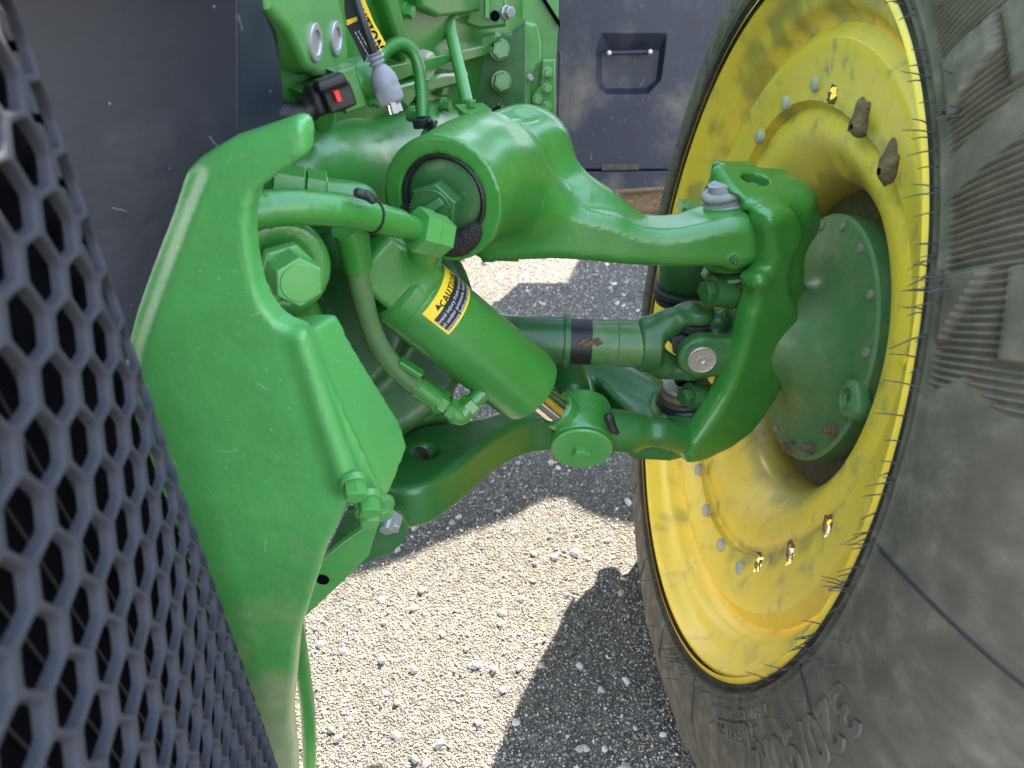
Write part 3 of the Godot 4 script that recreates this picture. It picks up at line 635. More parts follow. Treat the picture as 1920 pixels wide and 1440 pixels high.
	mb.lathe(rj, Vector3(0, -1, 0), [Vector2(0.03, -0.03), Vector2(0.056, -0.03), Vector2(0.056, 0.03), Vector2(0.05, 0.04), Vector2(0.05, 0.048)], 36)
	part("rear_socket", mb, M.old, u)
	mb = MB.new()
	mb.lathe(rj, Vector3(0, -1, 0), [Vector2(0.05, 0.042), Vector2(0.06, 0.045), Vector2(0.061, 0.054), Vector2(0.053, 0.058), Vector2(0.058, 0.064), Vector2(0.055, 0.072), Vector2(0.02, 0.074)], 36)
	part("rear_boot", mb, M.boot, u)
	mb = MB.new()
	mb.prism(Transform3D(Vector3(1, 0, 0), Vector3(0, 1, 0), Vector3(0, 0, 1), Vector3(0, 0, -1.3)), PackedVector2Array([Vector2(0.3022, 0.9681), Vector2(0.337, 0.9662), Vector2(0.3397, 0.945), Vector2(0.3048, 0.945), Vector2(0.2988, 0.9566)]), 0.05, 0.006)
	part("rear_lug", mb, M.cast, u)
	mb = MB.new()
	mb.prism(Transform3D(Vector3(1, 0, 0), Vector3(0, 1, 0), Vector3(0, 0, 1), Vector3(0, 0, -1.25)), PackedVector2Array([Vector2(-0.0559, 0.8922), Vector2(-0.0279, 0.8942), Vector2(-0.0299, 0.8843), Vector2(-0.0514, 0.8823)]), 0.05, 0.003)
	mb.prism(Transform3D(Vector3(1, 0, 0), Vector3(0, 1, 0), Vector3(0, 0, 1), Vector3(0, 0, -1.3)), PackedVector2Array([Vector2(-0.0464, 0.8796), Vector2(0.0145, 0.8796), Vector2(0.0117, 0.8653), Vector2(-0.0388, 0.8673)]), 0.04, 0.003)
	part("stop_block", mb, M.paint, u)
	# clip plate and bolt on the crown, grey tape-wrapped fitting
	mb = MB.new()
	mb.prism(Transform3D(Vector3(1, 0, 0), Vector3(0, 0, -1), Vector3(0, 1, 0), Vector3(0, 1.165, 0)), PackedVector2Array([Vector2(-0.0833, 1.1464), Vector2(-0.043, 1.1639), Vector2(-0.0284, 1.1088), Vector2(-0.0322, 1.081), Vector2(-0.0677, 1.0888)]), 0.004, 0.001)
	mb.bolt(Vector3(-0.0583, 1.166, -1.1236), Vector3.UP, 0.014, 0.009)
	part("clip_plate", mb, M.cast, u)
	for e in [[Vector3(-0.1157, 1.1429, -1.1), 0.010], [Vector3(-0.0228, 1.1305, -1.3), 0.009]]:
		s = Sdf.new()
		for i in 7:
			var d: Vector3 = Vector3(sin(i * 2.3), sin(i * 1.7 + 1), cos(i * 2.9)) * e[1]
			s.cap(e[0], e[0] + d * 1.1, e[1] * 0.55, e[1] * 0.3, 0.004)
		mb = MB.new()
		s.into(mb, e[0] - Vector3.ONE * 0.03, e[0] + Vector3.ONE * 0.03, 0.0022)
		part("cable_tie_head", mb, M.black, u)

func lower_arm() -> void:
	var l := holder("lower_arm", Vector3(0.1, 0.55, -1.2), tractor)
	l.set_meta("label", "lower green suspension arm curving from the frame to the wheel")
	var s := Sdf.new()
	# broad plate: front leg with a deep rim, joined to the rear leg
	s.ext(Transform3D(Vector3(1, 0, 0), Vector3(0, 0, -1), Vector3(0, 1, 0), Vector3(0, 0.645, 0)), rounded(PackedVector2Array([Vector2(-0.2308, 0.982), Vector2(-0.2164, 0.9454), Vector2(-0.1986, 0.9265), Vector2(-0.1792, 0.9159), Vector2(-0.1609, 0.9133), Vector2(-0.142, 0.9185), Vector2(-0.1251, 0.9305), Vector2(-0.1054, 0.9523), Vector2(-0.0806, 0.9863), Vector2(-0.0547, 1.0267), Vector2(-0.0272, 1.0662), Vector2(-0.0018, 1.0943), Vector2(0.0243, 1.1148), Vector2(0.049, 1.1235), Vector2(0.0754, 1.1253), Vector2(0.1308, 1.1114), Vector2(0.2224, 1.0994), Vector2(0.3041, 1.091), Vector2(0.329, 1.1431), Vector2(0.326, 1.1989), Vector2(0.2827, 1.2344), Vector2(0.2392, 1.2842), Vector2(0.1814, 1.328), Vector2(0.0841, 1.3015), Vector2(0.0654, 1.2284), Vector2(-0.0048, 1.1576), Vector2(-0.0749, 1.1148), Vector2(-0.1805, 1.0977)]), 1), 0.0, -0.080, 0.012, 0.02)
	s.cap(Vector3(0.0307, 0.5784, -1.55), Vector3(0.1635, 0.6183, -1.35), 0.045, 0.045, 0.03)
	s.cap(Vector3(0.1635, 0.6183, -1.35), Vector3(0.2947, 0.6277, -1.18), 0.045, 0.034, 0.03)
	s.cap(Vector3(0.0969, 0.7007, -1.2), Vector3(0.1095, 0.6793, -1.16), 0.035, 0.03, 0.04)
	s.ext(Transform3D(Vector3(1, 0, 0), Vector3(0, 0, -1), Vector3(0, 1, 0), Vector3(0, 0.66, 0)), PackedVector2Array([Vector2(0.1578, 1.2572), Vector2(0.1694, 1.2407), Vector2(0.212, 1.1333), Vector2(0.2095, 1.1086), Vector2(0.1896, 1.1051), Vector2(0.1602, 1.1514)]), 0.06, -0.2, 0.004, 0.012, -1)
	# window under the frame's corner
	s.cap(Vector3(-0.1471, 0.6518, -1.02), Vector3(-0.1408, 0.639, -1.02), 0.022, 0.018, 0.01, -1)
	# ball joint socket and the ear that carries the cylinder's pin
	var k: Vector3 = Vector3(0.3218, 0.5955, -1.14)
	var top: Vector3 = Vector3(0.3096, 0.6669, -1.14)
	s.cyl(k, top, 0.052, 0.006, 0.02)
	s.cap(Vector3(0.2473, 0.6546, -1.06), Vector3(0.3234, 0.6191, -1.08), 0.026, 0.026, 0.03)
	s.cap(Vector3(0.1153, 0.6718, -1.05), Vector3(0.1978, 0.6546, -1.06), 0.036, 0.036, 0.02)
	var mb := MB.new()
	s.into(mb, Vector3(-0.28, 0.46, -1.62), Vector3(0.42, 0.76, -0.86), 0.006)
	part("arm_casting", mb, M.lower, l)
	var kd := (top - k).normalized()
	for r in [[0.053, 0.0, M.black], [0.048, 0.008, M.boot], [0.044, 0.018, M.rust], [0.038, 0.03, M.steel]]:
		mb = MB.new()
		mb.lathe(top + kd * r[1], kd, [Vector2(0.02, 0.0), Vector2(r[0], 0.0), Vector2(r[0] + 0.002, 0.004), Vector2(r[0], 0.009), Vector2(0.02, 0.012)], 40)
		part("joint_boot", mb, r[2], l)
	mb = MB.new()
	var gp: Vector3 = Vector3(0.2865, 0.627, -1.075)
	mb.lathe(gp, Vector3(0, 0, 1), [Vector2(0.007, -0.01), Vector2(0.007, 0.002), Vector2(0.004, 0.006), Vector2(0.0005, 0.008)], 14)
	part("grease_fitting", mb, M.black, l)
	# pivot bush at the frame
	mb = MB.new()
	mb.lathe(Vector3(-0.1608, 0.6188, -1.03), Vector3(-0.3, 0, 1), [Vector2(0.0005, -0.05), Vector2(0.022, -0.05), Vector2(0.022, 0.0), Vector2(0.0005, 0.002)], 28)
	part("pivot_bush", mb, M.boot, l)

# ---------------------------------------------------------------- steering knuckle
func steering_knuckle() -> void:
	var k := holder("steering_knuckle", Vector3(0.36, 0.55, -1.12), tractor)
	k.set_meta("label", "tall curved green steering knuckle beside the wheel hub")
	var s := Sdf.new()
	s.ext(Transform3D(Vector3(0.909, 0, -0.4169), Vector3(0.0367, 0.9961, 0.08), Vector3(0.4153, -0.0881, 0.9054), Vector3(0.303, 0.5842, -1.05)), rounded(PackedVector2Array([Vector2(0.0365, 0.449), Vector2(0.0614, 0.4614), Vector2(0.099, 0.4533), Vector2(0.1219, 0.4266), Vector2(0.1264, 0.4008), Vector2(0.1187, 0.3806), Vector2(0.1197, 0.3452), Vector2(0.1286, 0.3209), Vector2(0.1595, 0.2821), Vector2(0.1782, 0.2186), Vector2(0.1754, 0.156), Vector2(0.1615, 0.0871), Vector2(0.1183, 0.023), Vector2(0.0048, -0.0016), Vector2(-0.0148, 0.0404), Vector2(0.0248, 0.108), Vector2(0.0457, 0.1564), Vector2(0.0552, 0.2358), Vector2(0.0526, 0.2844), Vector2(0.0581, 0.3093), Vector2(0.056, 0.3243), Vector2(0.0409, 0.3502), Vector2(0.0656, 0.3616), Vector2(0.0609, 0.3983)]), 1), 0.005, -0.042, 0.018, 0.03)
	s.cap(Vector3(0.4231, 0.9807, -1.14), Vector3(0.4645, 0.7954, -1.16), 0.034, 0.028, 0.03)
	s.cap(Vector3(0.4645, 0.7954, -1.16), Vector3(0.416, 0.6178, -1.15), 0.028, 0.012, 0.03)
	# head block over the upper joint
	s.box(Transform3D(Basis.from_euler(Vector3(0.2, 0.12, -0.10)), Vector3(0.3788, 1.035, -1.15)), Vector3(0.066, 0.022, 0.056), 0.015, 0.035)
	s.box(Transform3D(Basis.from_euler(Vector3(0, 0.3, -0.1)), Vector3(0.3576, 1.0286, -1.225)), Vector3(0.036, 0.034, 0.020), 0.008, 0.012)
	s.cap(Vector3(0.431, 1.0146, -1.14), Vector3(0.456, 0.9828, -1.16), 0.034, 0.03, 0.03)
	var pads := [[Vector3(0.3231, 1.0145, -1.21), Vector3(-0.75, -0.1, 0.65)], [Vector3(0.3387, 1.0387, -1.21), Vector3(-0.75, -0.1, 0.65)], [Vector3(0.3479, 1.0234, -1.09), Vector3(-0.75, -0.05, 0.65)]]
	for q in pads:
		var d: Vector3 = (q[1] as Vector3).normalized()
		s.cyl(q[0] - d * 0.03, q[0], 0.019, 0.003, 0.006)
		s.cyl(q[0] - d * 0.02, q[0] + d * 0.02, 0.0042, 0.001, 0.001, -1)
	s.cap(Vector3(0.3689, 0.9319, -1.05), Vector3(0.3671, 0.9339, -1.045), 0.016, 0.013, 0.012)
	# kingpin bore and clearance for the boot
	var t0: Vector3 = Vector3(0.3696, 1.0514, -1.15)
	s.cyl(t0 - Vector3(0, 0.014, 0.003), t0 + Vector3(0, 0.06, 0.012), 0.021, 0.002, 0.003, -1)
	s.cyl(Vector3(0.3591, 0.9634, -1.14), Vector3(0.3496, 1.0046, -1.14), 0.052, 0.01, 0.012, -1)
	s.cyl(Vector3(0.3411, 0.9721, -1.14), Vector3(0.3279, 1.0296, -1.14), 0.043, 0.01, 0.014, -1)
	s.box(Transform3D(Basis.IDENTITY, Vector3(0.3015, 1.0056, -1.09)), Vector3(0.035, 0.04, 0.05), 0.008, 0.006, -1)
	# carrier towards the hub
	s.cap(Vector3(0.4789, 0.8155, -1.16), Vector3(0.5062, 0.7855, -1.17), 0.055, 0.055, 0.03)
	var mb := MB.new()
	s.into(mb, Vector3(0.2, 0.48, -1.30), Vector3(0.56, 1.16, -0.96), 0.005)
	part("knuckle_casting", mb, M.cast, k)
	mb = MB.new()
	mb.lathe(t0 - Vector3(0, 0.012, 0.003), Vector3(0, 0.98, 0.2), [Vector2(0.021, 0.0), Vector2(0.0005, 0.0005)], 24)
	part("bore_floor", mb, M.rust, k)
	mb = MB.new()
	mb.lathe(Vector3(0.3611, 0.9334, -1.04), Vector3(-0.2, 0.1, 1), [Vector2(0.0055, 0.0), Vector2(0.0003, 0.0005)], 14)
	part("tapped_hole", mb, M.deep, k)
	# clamp bolts under the upper joint and over the lower one
	for e in [[Vector3(0.3122, 0.8935, -1.1), Vector3(0.3854, 0.8795, -1.12), 0.026], [Vector3(0.2993, 0.7019, -1.1), Vector3(0.3606, 0.6867, -1.12), 0.024]]:
		mb = MB.new()
		mb.tube([e[0], e[1]], [e[2] * 0.95], 20)
		mb.bolt(e[0], Vector3(-0.9, 0, 0.45), e[2] * 1.2, 0.012, 0.0, 0.3)
		part("clamp_bolt", mb, M.old, k)

# ---------------------------------------------------------------- drive shaft with its joint
func drive_shaft() -> void:
	var d := holder("drive_shaft", Vector3(0.15, 0.75, -1.14), tractor)
	d.set_meta("label", "green drive shaft with a universal joint at the wheel")
	var a: Vector3 = Vector3(-0.0545, 0.7862, -1.15)
	var b: Vector3 = Vector3(0.2305, 0.7801, -1.14)
	var x := (b - a).normalized()
	var L := func(px: float) -> float: return (px - 900.0) / 315.0 * (b - a).length()
	var mb := MB.new()
	mb.lathe(a, x, [Vector2(0.0005, -0.05), Vector2(0.05, -0.05), Vector2(0.05, 0.01), Vector2(0.041, L.call(950)), Vector2(0.041, L.call(1058)), Vector2(0.0005, L.call(1059))], 36)
	part("shaft_sleeve", mb, M.old, d)
	mb = MB.new()
	mb.lathe(a, x, [Vector2(0.03, L.call(1057)), Vector2(0.046, L.call(1057)), Vector2(0.047, L.call(1060)), Vector2(0.046, L.call(1068)), Vector2(0.03, L.call(1069))], 36)
	part("sleeve_ring", mb, M.old, d)
	mb = MB.new()
	mb.lathe(a, x, [Vector2(0.0385, L.call(1064)), Vector2(0.0385, L.call(1112))], 36)
	part("bare_band", mb, M.black, d)
	mb = MB.new()
	mb.lathe(a, x, [Vector2(0.0392, L.call(1108)), Vector2(0.0392, L.call(1155)), Vector2(0.0405, L.call(1157)), Vector2(0.0405, L.call(1195)), Vector2(0.043, L.call(1215))], 36)
	part("shaft_tube", mb, M.dusty, d)
	mb = MB.new()
	var s0: Vector3 = a + x * float(L.call(1090))
	var s := Sdf.new()
	for i in 6:
		var q := Vector3(0.006 * i - 0.008, 0.014 + 0.004 * sin(i * 2.0), 0.0355)
		s.cap(s0 + q, s0 + q + Vector3(0.008, 0.004, 0), 0.0035, 0.003, 0.003)
	s.into(mb, s0 - Vector3(0.03, 0.02, 0.0), s0 + Vector3(0.05, 0.05, 0.06), 0.002)
	part("mud_patch", mb, M.mud, d)
	# yoke on the shaft: two arms above and below the cross
	var c: Vector3 = Vector3(0.3049, 0.7852, -1.14)
	s = Sdf.new()
	s.cyl(b - x * 0.015, b + x * 0.02, 0.043, 0.004, 0.02)
	for q in [1.0, -1.0]:
		var m := b + x * 0.03 + Vector3(0, 0.040 * q, 0)
		s.cap(b + Vector3(0, 0.02 * q, 0), m, 0.026, 0.022, 0.02)
		s.cap(m, c + Vector3(-0.008, 0.056 * q, 0), 0.020, 0.016, 0.015)
		s.cyl(c + Vector3(0, 0.040 * q, 0), c + Vector3(0, 0.064 * q, 0), 0.030, 0.006, 0.012)
	mb = MB.new()
	s.into(mb, Vector3(0.12, 0.62, -1.24), Vector3(0.36, 0.94, -1.04), 0.0045)
	part("shaft_yoke", mb, M.old, d)
	# yoke on the wheel side: arms in front and behind
	s = Sdf.new()
	var e: Vector3 = Vector3(0.3747, 0.7831, -1.14)
	s.cyl(e - Vector3(0.012, 0, 0), e + Vector3(0.05, 0, 0), 0.062, 0.01, 0.02)
	for q in [1.0, -1.0]:
		s.cap(e + Vector3(0, 0, 0.038 * q), c + Vector3(0.012, 0, 0.036 * q), 0.032, 0.024, 0.02)
		s.cyl(c + Vector3(0, 0, 0.036 * q), c + Vector3(0, 0, 0.062 * q), 0.0365, 0.006, 0.012)
		s.box(Transform3D(Basis.IDENTITY, c + Vector3(0.03, 0, 0.050 * q)), Vector3(0.035, 0.036, 0.0125), 0.006, 0.01)
	mb = MB.new()
	s.into(mb, Vector3(0.2, 0.66, -1.26), Vector3(0.42, 0.92, -1.02), 0.0045)
	part("wheel_yoke", mb, M.old, d)
	mb = MB.new()
	mb.tube([c - Vector3(0, 0.055, 0), c + Vector3(0, 0.055, 0)], [0.018], 20)
	mb.tube([c - Vector3(0, 0, 0.055), c + Vector3(0, 0, 0.055)], [0.018], 20)
	mb.lathe(c, x, [Vector2(0.0005, -0.03), Vector2(0.022, -0.03), Vector2(0.022, 0.03), Vector2(0.0005, 0.03)], 20)
	part("joint_cross", mb, M.black, d)
	for q in [-0.030, 0.030]:
		mb = MB.new()
		mb.lathe(c + Vector3(0, q, 0), Vector3.UP, [Vector2(0.018, -0.008), Vector2(0.025, -0.007), Vector2(0.025, 0.007), Vector2(0.018, 0.008)], 28)
		part("cross_seal", mb, M.boot, d)
	mb = MB.new()
	mb.lathe(c + Vector3(0.002, 0, 0.0672), Vector3(0, 0, 1), [Vector2(0.0235, -0.012), Vector2(0.0235, 0.0008), Vector2(0.022, 0.0016), Vector2(0.0205, 0.0006), Vector2(0.008, 0.0006), Vector2(0.006, 0.0012), Vector2(0.004, 0.0), Vector2(0.0004, 0.0)], 36)
	part("bearing_cap", mb, M.steel, d)

# ---------------------------------------------------------------- hydraulic cylinder and hoses
func cylinder_and_hoses() -> void:
	var h := holder("hydraulic_cylinder", Vector3(-0.02, 0.65, -0.95), tractor)
	h.set_meta("label", "slanting green hydraulic cylinder with a yellow caution sticker")
	var a: Vector3 = Vector3(-0.147, 0.974, -0.93)
	var b: Vector3 = Vector3(0.0275, 0.7829, -0.985)
	var x := (b - a).normalized()
	var len := (b - a).length()
	var R := 0.058
	var mb := MB.new()
	mb.lathe(a, x, [Vector2(0.0005, -0.01), Vector2(R * 0.9, -0.01), Vector2(R * 0.98, -0.004), Vector2(R * 0.985, 0.006), Vector2(R * 0.985, 0.016), Vector2(R * 0.972, 0.0175), Vector2(R * 0.985, 0.019), Vector2(R * 0.985, len - 0.015), Vector2(R * 0.95, len - 0.004), Vector2(R * 0.86, len), Vector2(0.02, len), Vector2(0.018, len - 0.01)], 56)
	part("barrel", mb, M.cast, h)
	mb = MB.new()
	mb.lathe(b - x * 0.02, x, [Vector2(0.0225, 0.0), Vector2(0.0225, 0.10)], 36)
	part("chrome_rod", mb, M.chrome, h)
	# head block with its port
	var s := Sdf.new()
	var hb := Basis(x, x.cross(Vector3(0.2, 0.1, 1)).normalized(), Vector3.ZERO)
	hb.z = hb.x.cross(hb.y).normalized()
	hb.y = hb.z.cross(hb.x).normalized()
	s.cyl(a - x * 0.002, a + x * 0.02, R * 0.93, 0.01, 0.01)
	s.box(Transform3D(hb, Vector3(-0.1526, 1.0024, -0.915)), Vector3(0.046, 0.040, 0.036), 0.008, 0.014)
	s.box(Transform3D(hb, Vector3(-0.1514, 1.0076, -0.93)), Vector3(0.035, 0.05, 0.03), 0.01, 0.014)
	s.cyl(Vector3(-0.1264, 1.0132, -0.915), Vector3(-0.1096, 1.0414, -0.9), 0.026, 0.006, 0.015)
	s.cap(Vector3(-0.164, 1.0074, -0.95), Vector3(-0.1855, 0.9847, -0.97), 0.03, 0.03, 0.02)
	mb = MB.new()
	s.into(mb, Vector3(-0.28, 0.80, -1.06), Vector3(-0.02, 1.06, -0.82), 0.0045)
	part("head_block", mb, M.cast, h)
	# rod eye, pin and washer on the lower arm
	s = Sdf.new()
	var pc: Vector3 = Vector3(0.1113, 0.6899, -1.01)
	var pa := Vector3(-0.05, -0.30, 0.95).normalized()
	s.cyl(pc - pa * 0.05, pc + pa * 0.03, 0.049, 0.006, 0.01)
	s.cap(Vector3(0.0909, 0.7126, -1), pc, 0.024, 0.03, 0.015)
	mb = MB.new()
	s.into(mb, pc - Vector3.ONE * 0.11, pc + Vector3.ONE * 0.1, 0.0045)
	part("rod_eye", mb, M.cast, h)
	mb = MB.new()
	var ro := b + x * 0.064
	mb.lathe(ro, x, [Vector2(0.0225, 0.0), Vector2(0.026, 0.0), Vector2(0.028, 0.002), Vector2(0.028, 0.03)], 32)
	part("rod_collar", mb, M.cast, h)
	mb = MB.new()
	mb.lathe(pc + pa * 0.033, pa, [Vector2(0.02, 0.0), Vector2(0.0475, 0.0), Vector2(0.0480, 0.003), Vector2(0.046, 0.0055), Vector2(0.0005, 0.0055)], 48)
	part("pin_washer", mb, M.paint, h)
	mb = MB.new()
	mb.bolt(pc + pa * 0.0385, pa, 0.024, 0.013, 0.0, 0.2)
	part("pin_bolt", mb, M.paint, h)
	var te: Vector3 = Vector3(0.1496, 0.7292, -0.97)
	s = Sdf.new()
	s.cap(te + Vector3(-0.002, 0.012, 0), te + Vector3(0.006, -0.008, 0.004), 0.008, 0.006, 0.004)
	s.cap(te + Vector3(0.004, -0.006, 0.004), te + Vector3(0.012, -0.012, 0.006), 0.005, 0.004, 0.004)
	mb = MB.new()
	s.into(mb, te - Vector3.ONE * 0.03, te + Vector3.ONE * 0.03, 0.0025)
	part("cable_tie_head", mb, M.black, h)
	# caution sticker wrapped round the barrel
	var view := Vector3(0, 1.36, 0) - a
	var f0 := (view - x * view.dot(x)).normalized()
	var side := x.cross(f0)          # points up and to the right over the barrel
	if side.y < 0: side = -side
	var on := func(u: float, w: float, lift: float) -> Vector3:   # u along the barrel, w round it
		var g := w / R
		return a + x * u + (f0 * cos(g) + side * sin(g)) * (R * 0.986 + lift)
	var patch := func(m: MB, u0: float, u1: float, w0: float, w1: float, lift: float) -> void:
		var rows := []
		for r in 15:
			var row := PackedVector3Array()
			for q in 5:
				row.append(on.call(lerpf(u0, u1, q / 4.0), lerpf(w0, w1, r / 14.0), lift))
			rows.append(row)
		m.grid(rows)
	var st := holder("caution_sticker", a, h)
	mb = MB.new()
	patch.call(mb, 0.024, 0.072, -0.012, 0.078, 0.0004)
	part("sticker_back", mb, M.label, st)
	# lettering runs round the barrel, its lines stepping along it
	mb = MB.new()
	patch.call(mb, 0.042, 0.0685, -0.0085, 0.075, 0.0008)
	var blackpart := mb
	var words := MB.new()
	var row_at := func(u: float) -> Callable:
		return func(px: float, py: float, pz: float) -> Vector3: return on.call(u - py, 0.033 + px, 0.0012)
	words.letters("Avoid injury from escaping", 0.0048, row_at.call(0.0495))
	words.letters("oil under pressure. Relieve", 0.0048, row_at.call(0.0580))
	words.letters("pressure before servicing.", 0.0048, row_at.call(0.0660))
	var big := MB.new()
	var big_at := func(px: float, py: float, pz: float) -> Vector3: return on.call(0.0382 - py, 0.041 + px, 0.0009)
	big.letters("CAUTION", 0.0095, big_at)
	var tri3 := [on.call(0.0382, 0.0035, 0.0009), on.call(0.0382, 0.0125, 0.0009), on.call(0.0295, 0.008, 0.0009)]
	big.tri(tri3[0], tri3[1], tri3[2])
	h.set_meta("label", "slanting green hydraulic cylinder with a yellow caution sticker")
	part("sticker_panel", blackpart, M.panel, h)
	part("sticker_text", words, M.white, h)
	part("caution_word", big, M.panel, h)
	# elbow fitting under the barrel and the thin hose to it
	var t := holder("thin_hose", Vector3(-0.1, 0.7, -0.9), tractor)
	t.set_meta("label", "thin green hose curving down to an elbow under the cylinder")
	var hp := spline([Vector3(-0.1844, 1.0548, -0.84), Vector3(-0.1849, 1.0175, -0.85), Vector3(-0.1837, 0.9818, -0.86), Vector3(-0.181, 0.9441, -0.87), Vector3(-0.1716, 0.9045, -0.88), Vector3(-0.1546, 0.8694, -0.89), Vector3(-0.129, 0.8353, -0.9)], 8)
	mb = MB.new()
	mb.tube(hp, [0.0135], 18)
	part("rubber_hose", mb, M.dusty, t)
	mb = MB.new()
	mb.tube([Vector3(-0.1876, 1.0876, -0.83), Vector3(-0.1837, 1.0759, -0.835), Vector3(-0.1831, 1.0331, -0.845)], [0.019, 0.0195, 0.0175], 20)
	part("crimp_collar", mb, M.hose, t)
	mb = MB.new()
	mb.tube([Vector3(-0.1318, 0.8387, -0.9), Vector3(-0.1034, 0.8098, -0.905)], [0.0155], 18)
	part("end_collar", mb, M.hose, t)
	mb = MB.new()
	var e0: Vector3 = Vector3(-0.1049, 0.8107, -0.905)
	var e1: Vector3 = Vector3(-0.0746, 0.7836, -0.91)
	var e2: Vector3 = Vector3(-0.0421, 0.8098, -0.93)
	var dx := (e1 - e0).normalized()
	var dy := (e2 - e1).normalized()
	mb.bolt(e0, dx, 0.030, 0.012, 0.0, 0.2)
	mb.tube([e0 + dx * 0.01, e1 - dx * 0.006], [0.0125], 16)
	mb.bolt(e1 - dx * 0.026, dx, 0.029, 0.014, 0.0, 0.4)
	mb.tube(spline([e1 - dx * 0.014, e1, e1 + dy * 0.014], 6), [0.0155], 16)
	mb.bolt(e1 + dy * 0.013, dy, 0.029, 0.014, 0.0, 0.1)
	mb.tube([e1 + dy * 0.02, e2 + dy * 0.01], [0.0125], 16)
	part("elbow_fitting", mb, M.cast, t)
	mb = MB.new()
	mb.box(Transform3D(Basis(Vector3.BACK, -0.65), Vector3(-0.1357, 0.8738, -0.885)), Vector3(0.018, 0.004, 0.008), 0.002)
	part("hose_clip", mb, M.hose, t)
	# thick hose across the front
	t = holder("thick_hose", Vector3(-0.2, 0.95, -0.78), tractor)
	t.set_meta("label", "thick green hose crossing in front of the pivot")
	hp = spline([Vector3(-0.2665, 1.135, -0.7), Vector3(-0.2593, 1.1386, -0.71), Vector3(-0.244, 1.1398, -0.72), Vector3(-0.2222, 1.1379, -0.735), Vector3(-0.1958, 1.1307, -0.755), Vector3(-0.1734, 1.1212, -0.775), Vector3(-0.1507, 1.1076, -0.8), Vector3(-0.125, 1.0911, -0.825)], 8)
	var rr := []
	for i in hp.size():
		rr.append(lerpf(0.0195, 0.0160, float(i) / hp.size()) + (0.0006 if i % 9 == 0 else 0.0))
	mb = MB.new()
	mb.tube(hp, rr, 24)
	part("hose_sleeve", mb, M.hose, t)
	mb = MB.new()
	mb.tube([Vector3(-0.1283, 1.094, -0.82), Vector3(-0.1146, 1.0841, -0.835), Vector3(-0.1105, 1.0805, -0.84)], [0.0148, 0.0138, 0.0130], 20)
	part("hose_tail", mb, M.hose, t)
	mb = MB.new()
	var n0: Vector3 = Vector3(-0.111, 1.0812, -0.84)
	var n1: Vector3 = Vector3(-0.0788, 1.0617, -0.865)
	var nd := (n1 - n0).normalized()
	mb.bolt(n0, nd, 0.046, 0.022, 0.0, 0.25)
	mb.bolt(n0 + nd * 0.021, nd, 0.043, 0.022, 0.0, 0.25)
	mb.tube([Vector3(-0.1011, 1.0641, -0.86), Vector3(-0.1109, 1.0367, -0.89)], [0.020], 18)
	part("hose_nut", mb, M.paint, t)
	var tie: Vector3 = hp[mini(hp.size() - 1, 48)]
	var tn: Vector3 = ((hp[49] as Vector3) - (hp[47] as Vector3)).normalized()
	mb = MB.new()
	mb.lathe(tie, tn, [Vector2(0.0166, -0.0012), Vector2(0.0182, -0.0012), Vector2(0.0182, 0.0012), Vector2(0.0166, 0.0012)], 32)
	part("tie_strap", mb, M.black, t)
	var s3 := Sdf.new()
	var th: Vector3 = Vector3(-0.1518, 1.1396, -0.77)
	s3.cap(Vector3(-0.1571, 1.1438, -0.765), Vector3(-0.1432, 1.1368, -0.77), 0.0055, 0.0045, 0.004)
	s3.cap(th + Vector3(0.004, 0.003, 0.004), th + Vector3(0.008, -0.004, 0.004), 0.0045, 0.004, 0.003)
	s3.cap(th + Vector3(-0.006, 0.003, 0.0), th + Vector3(-0.004, 0.006, 0.006), 0.004, 0.003, 0.003)
	mb = MB.new()
	s3.into(mb, th - Vector3.ONE * 0.03, th + Vector3.ONE * 0.03, 0.002)
	part("cable_tie_head", mb, M.black, t)
	# second fitting and pipe behind the thick hose
	t = holder("rear_pipe", Vector3(-0.25, 1.0, -0.9), tractor)
	mb = MB.new()
	var g0: Vector3 = Vector3(-0.2728, 1.1286, -0.86)
	var gd: Vector3 = (Vector3(-0.1895, 1.1073, -0.885) - g0).normalized()
	mb.bolt(g0, gd, 0.040, 0.034, 0.0, 0.3)
	mb.bolt(g0 + gd * 0.036, gd, 0.040, 0.022, 0.0, 0.3)
	part("pipe_nut", mb, M.cast, t)
	mb = MB.new()
	mb.tube(spline([g0 + gd * 0.055, g0 + gd * 0.10, Vector3(-0.1751, 1.086, -0.9), Vector3(-0.1665, 1.0506, -0.93)], 6), [0.0155], 18)
	part("steel_pipe", mb, M.cast, t)

